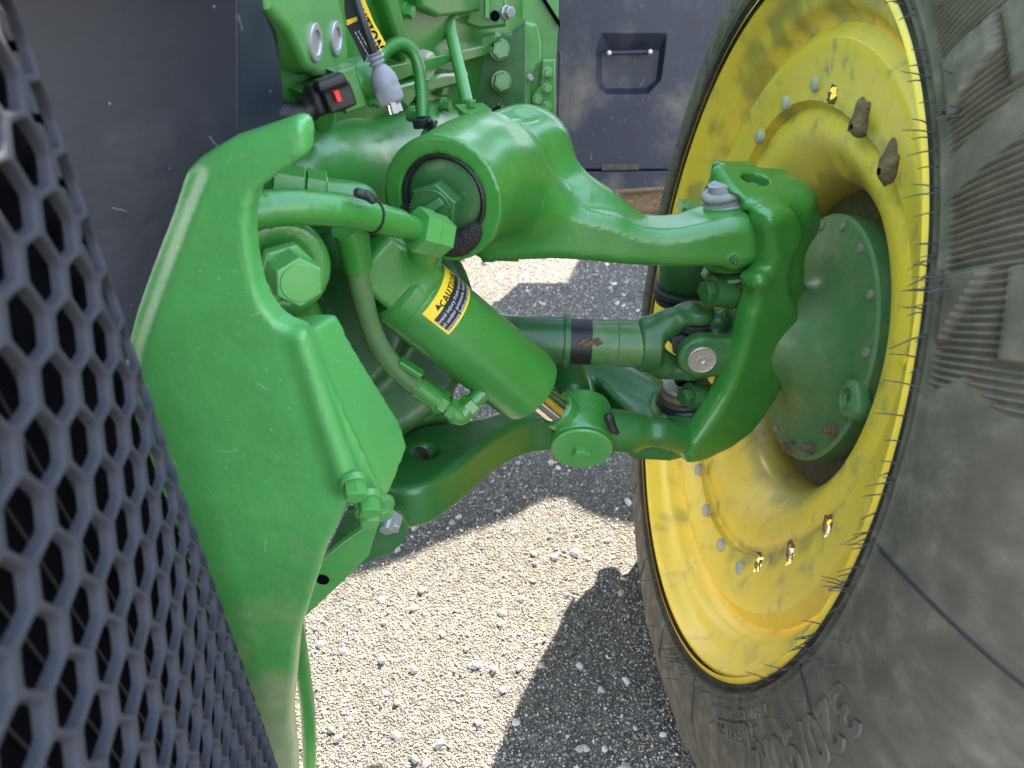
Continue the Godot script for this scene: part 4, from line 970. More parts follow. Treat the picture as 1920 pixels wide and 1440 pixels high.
# ---------------------------------------------------------------- brackets low on the left
func low_brackets() -> void:
	var b := holder("tow_bracket", Vector3(-0.15, 0.4, -0.8), tractor)
	b.set_meta("label", "small green bracket with a hole under the frame")
	var mb := MB.new()
	mb.prism(Transform3D(Vector3(1, 0, 0), Vector3(0, 1, 0), Vector3(0, 0, 1), Vector3(0, 0, -0.78)), PackedVector2Array([Vector2(-0.3272, 0.5093), Vector2(-0.2659, 0.624), Vector2(-0.2325, 0.658), Vector2(-0.1853, 0.6974), Vector2(-0.1814, 0.6844), Vector2(-0.1985, 0.6338), Vector2(-0.2409, 0.5837), Vector2(-0.3031, 0.5148), Vector2(-0.333, 0.4702)]), 0.012, 0.003)
	part("bracket_plate", mb, M.paint, b)
	mb = MB.new()
	mb.lathe(Vector3(-0.2659, 0.5929, -0.779), Vector3(0, 0, 1), [Vector2(0.0095, 0.0), Vector2(0.0003, 0.0004)], 20)
	part("bracket_hole", mb, M.deep, b)
	mb = MB.new()
	mb.prism(Transform3D(Vector3(1, 0, 0), Vector3(0, 1, 0), Vector3(0, 0, 1), Vector3(0, 0, -0.85)), PackedVector2Array([Vector2(-0.2904, 0.5525), Vector2(-0.2387, 0.6558), Vector2(-0.1995, 0.6637), Vector2(-0.1602, 0.6558), Vector2(-0.1511, 0.6309), Vector2(-0.1595, 0.6002), Vector2(-0.1796, 0.5761), Vector2(-0.2174, 0.5569), Vector2(-0.26, 0.5362)]), 0.014, 0.003)
	part("round_plate", mb, M.old, b)
	mb = MB.new()
	mb.bolt(Vector3(-0.1692, 0.658, -0.838), Vector3(-0.2, -0.25, 0.95), 0.026, 0.02, 0.0, 0.3)
	var nb: Vector3 = Vector3(-0.1679, 0.6832, -0.8)
	mb.tube([nb, nb + Vector3(-0.003, -0.004, 0.018)], [0.009, 0.0085], 16)
	part("lock_nut", mb, M.zinc, b)
	mb = MB.new()
	mb.tube([nb + Vector3(-0.004, -0.004, 0.008), nb + Vector3(-0.012, -0.016, 0.006)], [0.0015], 8)
	part("split_pin", mb, M.steel, b)
	mb = MB.new()
	mb.tube(spline([Vector3(-0.3428, 0.4984, -0.86), Vector3(-0.3497, 0.3789, -0.86), Vector3(-0.3535, 0.2878, -0.86), Vector3(-0.3585, 0.2041, -0.86), Vector3(-0.3698, 0.0993, -0.86), Vector3(-0.392, -0.0656, -0.86)], 6), [0.0125], 16)
	part("drain_hose", mb, M.hose, b)

# ---------------------------------------------------------------- cord, plug and tag hanging by the engine
func hanging_things() -> void:
	var c := holder("power_cord", Vector3(-0.1414, 1.1946, -0.93))
	c.set_meta("label", "black power cord with a grey three pin plug hanging by the engine")
	c.set_meta("category", "power cord")
	var mb := MB.new()
	mb.tube(spline([Vector3(-0.1758, 1.3421, -0.93), Vector3(-0.1706, 1.3115, -0.925), Vector3(-0.1629, 1.2855, -0.92), Vector3(-0.1548, 1.2533, -0.925)], 8), [0.0048], 12)
	part("cable", mb, M.black, c)
	mb = MB.new()
	var p := spline([Vector3(-0.1568, 1.2577, -0.925), Vector3(-0.154, 1.2488, -0.925), Vector3(-0.15, 1.2386, -0.925)], 10)
	var rr := []
	for i in p.size():
		rr.append(lerpf(0.0105, 0.0085, float(i) / p.size()) if i % 5 < 3 else 0.0068)
	mb.tube(p, rr, 16)
	part("strain_relief", mb, M.cord, c)
	var s := Sdf.new()
	s.cap(Vector3(-0.15, 1.2386, -0.925), Vector3(-0.1462, 1.2266, -0.925), 0.009, 0.014, 0.006)
	s.cap(Vector3(-0.1471, 1.2295, -0.925), Vector3(-0.1423, 1.2133, -0.925), 0.0145, 0.013, 0.006)
	s.box(Transform3D(Basis(Vector3.BACK, 0.32), Vector3(-0.1418, 1.2121, -0.925)), Vector3(0.0145, 0.008, 0.011), 0.004, 0.006)
	mb = MB.new()
	s.into(mb, Vector3(-0.22, 1.1, -0.97), Vector3(-0.1, 1.3, -0.88), 0.0022)
	part("plug_body", mb, M.cord, c)
	for q in [[Vector3(-0.1376, 1.209, -0.915), Vector3(-0.1349, 1.1984, -0.912)], [Vector3(-0.1346, 1.2092, -0.925), Vector3(-0.1313, 1.199, -0.922)]]:
		mb = MB.new()
		var dn: Vector3 = ((q[1] as Vector3) - (q[0] as Vector3)).normalized()
		var zz := Vector3(0.45, 0, 0.9).normalized()
		mb.box(Transform3D(Basis(dn.cross(zz).normalized(), dn, zz), ((q[0] as Vector3) + q[1]) * 0.5), Vector3(0.0035, 0.009, 0.0009), 0.0004)
		part("flat_prong", mb, M.zinc, c)
	mb = MB.new()
	mb.tube([Vector3(-0.1442, 1.2085, -0.918), Vector3(-0.1407, 1.1932, -0.915)], [0.0026, 0.0024], 10)
	part("round_prong", mb, M.chrome, c)
	# tag folded round the cable
	var t := holder("caution_tag", Vector3(-0.1637, 1.2572, -0.93))
	t.set_meta("label", "yellow and black caution tag folded round the power cord")
	t.set_meta("category", "tag")
	mb = MB.new()
	mb.prism(Transform3D(Vector3(1, 0, 0), Vector3(0, 1, 0), Vector3(0, 0, 1), Vector3(0, 0, -0.945)), PackedVector2Array([Vector2(-0.1755, 1.3211), Vector2(-0.1657, 1.3126), Vector2(-0.1571, 1.2889), Vector2(-0.1452, 1.2657), Vector2(-0.1501, 1.2584), Vector2(-0.159, 1.2555), Vector2(-0.1648, 1.2724), Vector2(-0.1705, 1.2998)]), 0.0008, 0.0001)
	part("yellow_face", mb, M.label, t)
	mb = MB.new()
	mb.prism(Transform3D(Vector3(1, 0, 0), Vector3(0, 1, 0), Vector3(0, 0, 1), Vector3(0, 0, -0.935)), PackedVector2Array([Vector2(-0.1848, 1.3215), Vector2(-0.1737, 1.3215), Vector2(-0.1625, 1.2788), Vector2(-0.1585, 1.2566), Vector2(-0.1648, 1.2544), Vector2(-0.1699, 1.2465), Vector2(-0.1771, 1.265), Vector2(-0.186, 1.2843), Vector2(-0.1866, 1.3004)]), 0.0008, 0.0001)
	part("black_face", mb, M.panel, t)
	mb = MB.new()
	mb.prism(Transform3D(Vector3(1, 0, 0), Vector3(0, 1, 0), Vector3(0, 0, 1), Vector3(0, 0, -0.9335)), PackedVector2Array([Vector2(-0.1855, 1.2909), Vector2(-0.1732, 1.2946), Vector2(-0.1718, 1.2909), Vector2(-0.1849, 1.2855)]), 0.0008, 0.0001)
	part("yellow_stripe", mb, M.label, t)
	var o: Vector3 = Vector3(-0.1676, 1.2966, -0.9435)
	var d: Vector3 = (Vector3(-0.1548, 1.2714, -0.9435) - o).normalized()
	var up := Vector3(-d.y, d.x, 0)
	mb = MB.new()
	var at := func(px: float, py: float, pz: float) -> Vector3: return o + d * (px + 0.008) + up * (py - 0.002) + Vector3(0, 0, 0.0006)
	mb.letters("CAUTION", 0.0105, at)
	part("caution_word", mb, M.panel, t)
	mb = MB.new()
	for k in 5:
		var o2: Vector3 = Vector3(-0.1776, 1.2801, -0.933) + Vector3(0.001 + k * 0.0038, -0.001 + k * 0.0012, 0.0002)
		var run := 0.0
		while run < 0.030:
			var wl := rng.randf_range(0.002, 0.005)
			mb.tube([o2 + d * run, o2 + d * (run + wl)], [0.0005], 5)
			run += wl + 0.0012
	part("small_print", mb, M.white, t)

# ---------------------------------------------------------------- wheel
var wc := Vector3(0.36618, 0.80634, -1.14292)
var wn := Vector3(-0.99326, 0.11589, 0)      # towards the tractor
var wu := Vector3(0.11589, 0.99326, 0)

func wp(r: float, deg: float, s: float) -> Vector3:   # radius, angle from the front upwards, depth outwards from the inner flange
	var t := deg_to_rad(deg)
	return wc + (Vector3(0, 0, 1) * cos(t) + wu * sin(t)) * r - wn * s

func skin(mb: MB, prof: Array, seg: int, shape: Callable, tone: Callable, from := 0.0, to := 360.0) -> void:
	var rows := []
	var cols := []
	var closed := is_equal_approx(to - from, 360.0)
	for q in prof:
		var row := PackedVector3Array()
		var cr := PackedColorArray()
		for k in seg + (0 if closed else 1):
			var a := from + (to - from) * k / seg
			var p: Vector2 = shape.call(q, a)
			row.append(wp(p.x, a, p.y))
			cr.append(tone.call(p, a))
		rows.append(row); cols.append(cr)
	mb.grid(rows, closed, cols)

func wheel() -> void:
	var w := holder("front_wheel", Vector3(0.5, 0, -1.14), tractor)
	w.set_meta("label", "front wheel with yellow rim and dusty ribbed tyre")
	var noise := FastNoiseLite.new()
	noise.seed = 9; noise.frequency = 9.0; noise.fractal_octaves = 5
	var white := func(_p: Vector2, _a: float) -> Color: return Color.WHITE
	var same := func(q: Vector2, _a: float) -> Vector2: return q
	var soil := func(amount: float, at: Vector3) -> Color:
		var m := smoothstep(0.38, 0.62, amount + 0.55 * noise.get_noise_3dv(at))
		return Color(1, 1, 1).lerp(Color(0.40, 0.46, 1.0), m * 0.75)
	# rim barrel: flange, gutter, well, and the outer half
	var mb := MB.new()
	var prof := []
	for q in [[0.548, -0.011], [0.556, -0.008], [0.558, 0.0], [0.554, 0.004], [0.546, -0.004], [0.541, -0.003], [0.534, 0.008], [0.526, 0.020], [0.518, 0.027], [0.508, 0.030], [0.500, 0.036], [0.494, 0.047], [0.489, 0.058], [0.478, 0.064], [0.466, 0.070], [0.461, 0.085], [0.460, 0.12], [0.463, 0.15], [0.485, 0.165], [0.50, 0.19], [0.515, 0.23], [0.535, 0.262], [0.555, 0.275], [0.557, 0.285], [0.548, 0.287]]:
		prof.append(Vector2(q[0], q[1]))
	var rimtone := func(p: Vector2, a: float) -> Color:
		return soil.call(0.40 + 0.10 * sin(deg_to_rad(a)) if p.y > 0.015 else 0.1, wp(p.x, a, p.y))
	skin(mb, prof, 240, same, rimtone)
	part("rim_barrel", mb, M.yellow, w)
	# disc: flat bolted ring, three-lobed step, dished web with a wide opening
	var lobe := func(a: float) -> float: return 0.380 + 0.024 * cos(deg_to_rad(3.0 * (a - 24.0)))
	var discshape := func(q: Vector2, a: float) -> Vector2:
		var L: float = lobe.call(a)
		var r: float
		if q.x > 0.5:
			r = lerpf(L, 0.4575, (q.x - 0.5) / 0.5)
		else:
			r = lerpf(0.250, L, q.x / 0.5)
		return Vector2(r, q.y)
	var dp := [Vector2(1.1, 0.062), Vector2(1.0, 0.053), Vector2(0.985, 0.049), Vector2(0.9, 0.052), Vector2(0.8, 0.057), Vector2(0.72, 0.061), Vector2(0.66, 0.064), Vector2(0.60, 0.067), Vector2(0.54, 0.069), Vector2(0.515, 0.070)]
	var dp2 := [Vector2(0.515, 0.070), Vector2(0.510, 0.071), Vector2(0.505, 0.078), Vector2(0.500, 0.084), Vector2(0.485, 0.086), Vector2(0.44, 0.083), Vector2(0.38, 0.081), Vector2(0.31, 0.084), Vector2(0.24, 0.092), Vector2(0.18, 0.104), Vector2(0.12, 0.116), Vector2(0.07, 0.126), Vector2(0.035, 0.136), Vector2(0.012, 0.150), Vector2(0.0, 0.170), Vector2(0.0, 0.20)]
	var disctone := func(p: Vector2, a: float) -> Color:
		var near_hub := smoothstep(0.31, 0.235, p.x)
		var low := 0.5 - 0.5 * sin(deg_to_rad(a))
		var slotsoil := 0.0
		for s0 in [78.0, -34.0, 203.0]:
			var da := wrapf(a - s0, -180, 180)
			slotsoil += 0.34 * exp(-pow(da / 26.0, 4.0)) * exp(-pow((p.x - lobe.call(s0) - 0.014) / 0.017, 2.0))
		var step: float = exp(-pow((p.x - lobe.call(a) - 0.006) / 0.016, 2.0))
		return soil.call(0.10 + 0.78 * near_hub + 0.10 * low + 0.16 * step + 0.16 * exp(-pow((p.x - 0.34) / 0.03, 2)) * (1 - low) + slotsoil, wp(p.x, a, p.y))
	mb = MB.new()
	# the flat ring is a grid with the slots left open
	var seg := 360
	var slots := []
	for base in [78.0, -34.0, 203.0]:
		for o in [-18.0, 0.0, 18.0]:
			slots.append(base + o)
	var ring := []
	var rcol := []
	for q in dp:
		var row := PackedVector3Array()
		var cr := PackedColorArray()
		for k in seg:
			var p: Vector2 = discshape.call(q, float(k))
			row.append(wp(p.x, k, p.y)); cr.append(disctone.call(p, float(k)))
		ring.append(row); rcol.append(cr)
	mb.grid(ring, true, rcol)
	# open the slots: drop the faces whose centre lies in one
	var kept := PackedInt32Array()
	for i in range(0, mb.idx.size(), 3):
		var m := (mb.v[mb.idx[i]] + mb.v[mb.idx[i + 1]] + mb.v[mb.idx[i + 2]]) / 3.0 - wc
		var a := rad_to_deg(atan2(m.dot(wu), m.z))
		var r := (m + wn * wn.dot(m) * -1.0).length()
		var open := false
		for s in slots:
			if absf(wrapf(a - s, -180, 180)) < 1.35 and absf(r - lobe.call(s) - 0.020) < 0.011:
				open = true
		if not open:
			for e in 3: kept.append(mb.idx[i + e])
	mb.idx = kept
	skin(mb, dp2, seg, discshape, disctone)
	part("rim_disc", mb, M.yellow, w)
	# mud caked round the slots
	for s in slots:
		var r: float = lobe.call(s) + 0.020
		var sd := Sdf.new()
		for i in 11:
			var g := TAU * i / 11.0
			var q := Vector2(cos(g) * 0.0115, sin(g) * 0.0165)
			var wob := 1.0 + 0.3 * sin(g * 2 + s)
			var at := wp(r + q.y * wob, s + rad_to_deg(q.x * wob / r), 0.0655)
			sd.cap(at - wn * 0.001, at, 0.0036 + 0.0012 * sin(g * 3 + s), 0.003, 0.005)
		if s > 50 and s < 90:
			var at := wp(r - 0.012, s - 1.5, 0.066)
			sd.cap(at, wp(r + 0.012, s + 1.5, 0.066), 0.015, 0.010, 0.01)
			for i in 9:
				var g: float = i * 2.4 + s
				sd.cap(wp(r + 0.018 * sin(g), s + 2.4 * cos(g * 1.7), 0.066), wp(r + 0.030 * sin(g + 0.4), s + 3.4 * cos(g * 1.7), 0.066), 0.006, 0.003, 0.006)
		mb = MB.new()
		var c0 := wp(r, s, 0.066)
		sd.into(mb, c0 - Vector3(0.016, 0.05, 0.05), c0 + Vector3(0.016, 0.05, 0.05), 0.004)
		if mb.v.size(): part("caked_mud", mb, M.mud, w)
	for s in [106.0, 122.5, 139.0, -62.0, -77.0, -93.0, 236.0, 252.0]:
		mb = MB.new()
		mb.lathe(wp(0.397 if s > 0 else 0.402, s, 0.0655), wn, [Vector2(0.0125, -0.004), Vector2(0.0125, 0.004), Vector2(0.0105, 0.0065), Vector2(0.006, 0.008), Vector2(0.0005, 0.0085)], 22)
		part("rim_rivet", mb, M.galv, w)
	for q in [[0.330, 72.0], [0.407, 22.0], [0.335, -28.0]]:  # bright yellow discs painted in for holes with sunlight behind them
		mb = MB.new()
		var zz: float = 0.083 if q[0] < 0.36 else 0.0675
		mb.lathe(wp(q[0], q[1], zz), wn, [Vector2(0.0075, -0.004), Vector2(0.0075, 0.0012), Vector2(0.006, 0.002), Vector2(0.0005, 0.002)], 20)
		part("lit_hole_disc", mb, M.label, w)
	# hub: flange, drum and studs
	mb = MB.new()
	mb.lathe(wp(0, 0, 0), -wn, [Vector2(0.0005, 0.03), Vector2(0.055, 0.03), Vector2(0.062, 0.05), Vector2(0.075, 0.085), Vector2(0.098, 0.115), Vector2(0.128, 0.131), Vector2(0.155, 0.1365), Vector2(0.18, 0.139), Vector2(0.202, 0.140), Vector2(0.207, 0.144), Vector2(0.207, 0.175), Vector2(0.0005, 0.175)], 96)
	part("hub", mb, M.dusty, w)
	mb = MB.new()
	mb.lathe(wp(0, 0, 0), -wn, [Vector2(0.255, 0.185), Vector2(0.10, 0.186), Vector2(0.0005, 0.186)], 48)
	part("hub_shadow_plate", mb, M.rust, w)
	var i := 0
	for a in [-68.0, -45.0, -22.0, 20.0, 46.0, 72.0, 96.0, 120.0, 146.0, 170.0, 195.0, 220.0, 245.0, 268.0]:
		mb = MB.new()
		var c := wp(0.190, a, 0.1395)
		if i < 3:
			mb.bolt(c, wn, 0.019, 0.006, 0.0, i)
			var pf := []
			for k in 9:
				pf.append(Vector2(0.0078 if k % 2 else 0.0068, 0.004 + k * 0.002))
			pf.append(Vector2(0.0005, 0.021))
			mb.lathe(c, wn, pf, 18)
		else:
			mb.lathe(c, wn, [Vector2(0.0075, -0.003), Vector2(0.0075, 0.003), Vector2(0.006, 0.0042), Vector2(0.0005, 0.0045)], 18)
		part("hub_stud", mb, M.rust if i < 3 else M.dirtystud, w)
		i += 1
	var sd := Sdf.new()
	var dc := wp(0.194, -1.0, 0.1395)
	sd.cyl(dc + wn * -0.01, dc + wn * 0.014, 0.030, 0.008, 0.01)
	sd.cap(dc - wn * 0.0, wp(0.216, -2.0, 0.1395), 0.022, 0.018, 0.01)
	sd.cyl(dc + wn * 0.006, dc + wn * 0.03, 0.015, 0.003, 0.004, -1)
	mb = MB.new()
	sd.into(mb, dc - Vector3(0.05, 0.06, 0.06), dc + Vector3(0.05, 0.06, 0.06), 0.004)
	part("drain_boss", mb, M.dusty, w)
	mb = MB.new()
	mb.bolt(dc + wn * 0.003, wn, 0.015, 0.005, 0.0, 0.4)
	part("drain_plug", mb, M.old, w)
	tyre(w)

func sideh(r: float) -> float:      # depth of the sidewall at a radius
	return -0.015 + 1.9 * pow(maxf(0.0, r - 0.598), 2.0) if r > 0.575 else -0.012

func tyre(w: Node3D) -> void:
	# carcass with ribbed fields and lug feet on the shoulder, bars on the tread
	var noise := FastNoiseLite.new()
	noise.seed = 19; noise.frequency = 7.0; noise.fractal_octaves = 4
	var bead := []
	for q in [[0.540, 0.012], [0.556, -0.006], [0.559, -0.011], [0.562, -0.008], [0.565, -0.007], [0.568, -0.012], [0.572, -0.015], [0.576, -0.012], [0.579, -0.015], [0.584, -0.016]]:
		bead.append(Vector2(q[0], q[1]))
	var side := [bead[-1]]
	for k in 44:
		var r := 0.588 + k * 0.00435
		side.append(Vector2(r, sideh(r)))
	var foot := func(r: float, a: float) -> float:    # smooth raised lug feet between the ribbed fields
		var ph := fposmod(a - 27.5 + 10.0, 20.0) - 10.0
		var lim := 0.602 + 0.042 * (ph + 2.9) / 5.6
		var h := smoothstep(3.0, 2.7, absf(ph)) * smoothstep(lim + 0.002, lim - 0.001, r) * smoothstep(0.597, 0.600, r)
		h = maxf(h, smoothstep(3.4, 3.1, absf(ph + 0.5)) * smoothstep(0.664, 0.668, r))
		var p2 := fposmod(a - 47.5 + 10.0, 20.0) - 10.0
		return maxf(h, smoothstep(1.6, 1.4, absf(p2 - (r - 0.62) * 40.0)) * smoothstep(0.612, 0.615, r) * smoothstep(0.66, 0.655, r) * smoothstep(36.0, 37.0, a))
	var field := func(r: float, a: float) -> float:    # where the fine ribs lie
		var lo := 20.0 + 2.2 * clampf(1.0 - absf(r - 0.634) / 0.046, 0.0, 1.0)
		var f := smoothstep(lo, lo + 0.2, a) * smoothstep(37.5 + (r - 0.6) * 30.0, 37.3 + (r - 0.6) * 30.0, a)
		f += smoothstep(41.0 + (r - 0.6) * 26.0, 41.2 + (r - 0.6) * 26.0, a) * smoothstep(78.0, 77.8, a)
		return f * smoothstep(0.596, 0.5985, r) * smoothstep(0.735, 0.730, r)
	var shape := func(q: Vector2, a: float) -> Vector2:
		if q.x < 0.59 or q.x > 0.77 or a < 15.0 or a > 100.0: return q
		var f: float = foot.call(q.x, a)
		var e: float = field.call(q.x, a) * (1.0 - f)
		return Vector2(q.x, q.y - f * 0.006 + e * (0.0028 - 0.0044 * (0.5 + 0.5 * sin(a * TAU / 0.62))))
	var tone := func(p: Vector2, a: float) -> Color:
		var at := wp(p.x, a, p.y)
		var n := noise.get_noise_3dv(at)
		var b := 1.0 + 0.35 * n
		if p.x < 0.572: b *= 0.4
		return Color(b, b, b)
	var mb := MB.new()
	skin(mb, bead, 480, shape, tone)
	skin(mb, side, 1400, shape, tone, 15.0, 100.0)
	skin(mb, side, 400, shape, tone, 100.0, 375.0)
	# tread: bars stand 30 mm proud in a herringbone
	var tread := []
	for k in 25:
		var f := k / 24.0
		tread.append(Vector2(0.775 + 0.014 * sin(f * PI), 0.045 + f * 0.19))
	var bars := func(q: Vector2, a: float) -> Vector2:
		var f := (q.y - 0.045) / 0.19
		var half := 0.0 if f < 0.5 else 10.0
		var d := absf(f - 0.5)
		var ph := fposmod(a - 27.0 + half + (0.5 - d) * 30.0 + 10.0, 20.0) - 10.0
		var on := smoothstep(3.4, 2.7, absf(ph)) * smoothstep(0.0, 0.04, 0.5 - d) * smoothstep(-0.02, 0.06, d + 0.01)
		return Vector2(q.x + 0.03 * on, q.y)
	skin(mb, tread, 1440, bars, tone)
	var far := []
	for q in [[0.775, 0.235], [0.74, 0.258], [0.69, 0.278], [0.64, 0.288], [0.60, 0.293], [0.575, 0.292], [0.545, 0.27]]:
		far.append(Vector2(q[0], q[1]))
	var same := func(q: Vector2, _a: float) -> Vector2: return q
	skin(mb, far, 120, same, tone)
	part("tyre", mb, M.rubber, w)
	# moulded lettering, tops outwards
	mb = MB.new()
	var say := func(text: String, size: float, r0: float, mid: float, turn: float) -> void:
		var at := func(px: float, py: float, pz: float) -> Vector3:
			var r := r0 + py
			return wp(r, mid + turn * rad_to_deg(px / r0), sideh(r) - 0.0004 - pz)
		mb.letters(text, size, at, true, 0.0032)
	say.call("TUBELESS", 0.022, 0.617, -38.5, -1.0)
	say.call("MAY BE USED TUBE TYPE", 0.0125, 0.596, -37.0, -1.0)
	say.call("320/90R42", 0.048, 0.652, -24.0, -1.0)
	part("tyre_lettering", mb, M.rubber, w)
	# moulding seams and spew hairs
	for a in [4.6, -16.8, -36.4, -56.0, 84.6, 104.0, 124.0, 144.0, 164.0, 184.0, 204.0, 224.0, 244.0, 264.0, 284.0]:
		var pts := []
		for k in 9:
			var r := 0.574 + k * (0.023 if a > 0 and a < 90 else 0.009)
			pts.append(wp(r, a + 0.4 * sin(k * 0.5), sideh(r) - 0.0006))
		mb = MB.new()
		mb.tube(spline(pts, 3), [0.0016], 8)
		part("mould_seam", mb, M.black, w)
	mb = MB.new()
	for k in 230:
		var a := rng.randf_range(0, 360)
		if k < 150: a = rng.randf_range(-70, 75)
		var ringr: float = [0.565, 0.578, 0.594, 0.612][[0, 0, 0, 1, 1, 1, 2, 3][rng.randi() % 8]]
		var s0 := sideh(ringr) + 0.001
		var p0 := wp(ringr + rng.randf_range(-0.003, 0.003), a, s0)
		var d := (wn + Vector3(rng.randf_range(-0.3, 0.3), rng.randf_range(-0.4, 0.2), rng.randf_range(-0.45, 0.45))).normalized()
		var L := rng.randf_range(0.006, 0.034)
		mb.tube([p0, p0 + d * L * 0.5, p0 + d * L + Vector3(0, -0.002, 0)], [0.0009, 0.0007, 0.0004], 5, false)
	var hair := part("spew_hairs", mb, M.boot, w)
	hair.set_meta("kind", "stuff")

# ---------------------------------------------------------------- mesh builder
class MB:
	var v := PackedVector3Array()
	var n := PackedVector3Array()
	var uv := PackedVector2Array()
	var col := PackedColorArray()
	var idx := PackedInt32Array()
	var tint := Color.WHITE

	func add(p: Vector3, nn: Vector3, t := Vector2.ZERO) -> int:
		v.append(p); n.append(nn); uv.append(t); col.append(tint)
		return v.size() - 1

	func tri(a: Vector3, b: Vector3, c: Vector3) -> void:   # a, b, c counter-clockwise seen from outside
		var nn := (b - a).cross(c - a).normalized()
		var i := add(a, nn)
		add(b, nn); add(c, nn)
		idx.append_array(PackedInt32Array([i, i + 2, i + 1]))

	func quad(a: Vector3, b: Vector3, c: Vector3, d: Vector3) -> void:
		var nn := (c - a).cross(d - b).normalized()
		var i := add(a, nn, Vector2(0, 1))
		add(b, nn, Vector2(1, 1)); add(c, nn, Vector2(1, 0)); add(d, nn, Vector2(0, 0))
		idx.append_array(PackedInt32Array([i, i + 2, i + 1, i, i + 3, i + 2]))

	# rows of points joined into a smooth skin; wrap joins the last column to the first
	func grid(rows: Array, wrap := false, cols: Array = []) -> void:
		var m: int = rows[0].size()
		var base := v.size()
		var nr := rows.size()
		for r in nr:
			for k in m:
				v.append(rows[r][k]); n.append(Vector3.ZERO)
				uv.append(Vector2(float(k) / maxf(1, m - 1), float(r) / maxf(1, nr - 1)))
				col.append(cols[r][k] if cols.size() else tint)
		var last := m if wrap else m - 1
		for r in nr - 1:
			for k in last:
				var a := base + r * m + k
				var b := base + r * m + (k + 1) % m
				var c := b + m
				var d := a + m
				var f := (v[c] - v[a]).cross(v[d] - v[b])
				n[a] += f; n[b] += f; n[c] += f; n[d] += f
				idx.append_array(PackedInt32Array([a, c, b, a, d, c]))
		for k in range(base, v.size()):
			n[k] = n[k].normalized() if n[k].length_squared() > 1e-20 else Vector3.UP

	# profile: Vector2(radius, distance along the axis); corners sharper than 35 degrees stay sharp
	func lathe(o: Vector3, axis: Vector3, prof: Array, seg := 40) -> void:
		var a := axis.normalized()
		var u := a.cross(Vector3.UP if absf(a.y) < 0.9 else Vector3.RIGHT).normalized()
		var w := a.cross(u)
		var rows := []
		for i in prof.size():
			var p: Vector2 = prof[i]
			var row := PackedVector3Array()
			for k in seg:
				var t := TAU * k / seg
				row.append(o + a * p.y + (u * cos(t) + w * sin(t)) * p.x)
			rows.append(row)
			if rows.size() > 1 and (i == prof.size() - 1 or absf((prof[i] - prof[i - 1]).angle_to(prof[i + 1] - prof[i])) > 0.6):
				grid(rows, true)
				rows = [row]

	func tube(path: Array, rad: Array, seg := 16, caps := true) -> void:
		var rows := []
		var u := Vector3.ZERO
		for i in path.size():
			var t: Vector3 = ((path[mini(i + 1, path.size() - 1)] as Vector3) - (path[maxi(i - 1, 0)] as Vector3)).normalized()
			if u == Vector3.ZERO:
				u = t.cross(Vector3.UP if absf(t.y) < 0.9 else Vector3.RIGHT).normalized()
			u = (u - t * u.dot(t)).normalized()
			var w := t.cross(u)
			var r: float = rad[mini(i, rad.size() - 1)]
			var row := PackedVector3Array()
			for k in seg:
				var g := TAU * k / seg
				row.append(path[i] + (u * cos(g) + w * sin(g)) * r)
			rows.append(row)
		grid(rows, true)
		if caps:
			for e in [0, rows.size() - 1]:
				var c: Vector3 = path[e]
				for k in seg:
					if e == 0:
						tri(c, rows[e][k], rows[e][(k + 1) % seg])
					else:
						tri(c, rows[e][(k + 1) % seg], rows[e][k])

	# polygon in the xy plane of T, front at z = 0, going back by depth, front edge rounded by b
	func prism(T: Transform3D, poly: PackedVector2Array, depth: float, b := 0.004) -> void:
		var p := poly
		if Geometry2D.is_polygon_clockwise(p):
			p.reverse()
		var m := p.size()
		var sm := []
		var nor := []
		for i in m:
			var e0 := (p[i] - p[(i + m - 1) % m]).normalized()
			var e1 := (p[(i + 1) % m] - p[i]).normalized()
			var n0 := Vector2(e0.y, -e0.x)
			var n1 := Vector2(e1.y, -e1.x)
			var mid := (n0 + n1).normalized()
			nor.append([n0, n1, mid / maxf(0.5, mid.dot(n0))])
			sm.append(absf(e0.angle_to(e1)) < 0.55)
		var inset := PackedVector2Array()
		for i in m:
			inset.append(p[i] - nor[i][2] * b)
		var t := Geometry2D.triangulate_polygon(inset)
		if t.is_empty():
			inset = p; t = Geometry2D.triangulate_polygon(p)
		var base := v.size()
		for q in inset:
			add(T * Vector3(q.x, q.y, 0), T.basis.z)
		for k in range(0, t.size(), 3):
			idx.append_array(PackedInt32Array([base + t[k], base + t[k + 2], base + t[k + 1]]))
		base = v.size()
		for q in p:
			add(T * Vector3(q.x, q.y, -depth), -T.basis.z)
		for k in range(0, t.size(), 3):
			idx.append_array(PackedInt32Array([base + t[k], base + t[k + 1], base + t[k + 2]]))
		for i in m:
			var j := (i + 1) % m
			var na: Vector2 = nor[i][1]
			var nb: Vector2 = na
			if sm[i]: na = (nor[i][0] + nor[i][1]).normalized()
			if sm[j]: nb = (nor[j][0] + nor[j][1]).normalized()
			var A := T.basis * Vector3(na.x, na.y, 0)
			var B := T.basis * Vector3(nb.x, nb.y, 0)
			var rings := [[inset[i], inset[j], 0.0, 0.9], [p[i].lerp(inset[i], 0.29), p[j].lerp(inset[j], 0.29), -b * 0.29, 0.5], [p[i], p[j], -b, 0.0], [p[i], p[j], -depth, 0.0]]
			var s := v.size()
			for r in rings:
				add(T * Vector3(r[0].x, r[0].y, r[2]), A.lerp(T.basis.z, r[3]).normalized())
				add(T * Vector3(r[1].x, r[1].y, r[2]), B.lerp(T.basis.z, r[3]).normalized())
			for r in 3:
				var q := s + r * 2
				idx.append_array(PackedInt32Array([q, q + 1, q + 3, q, q + 3, q + 2]))

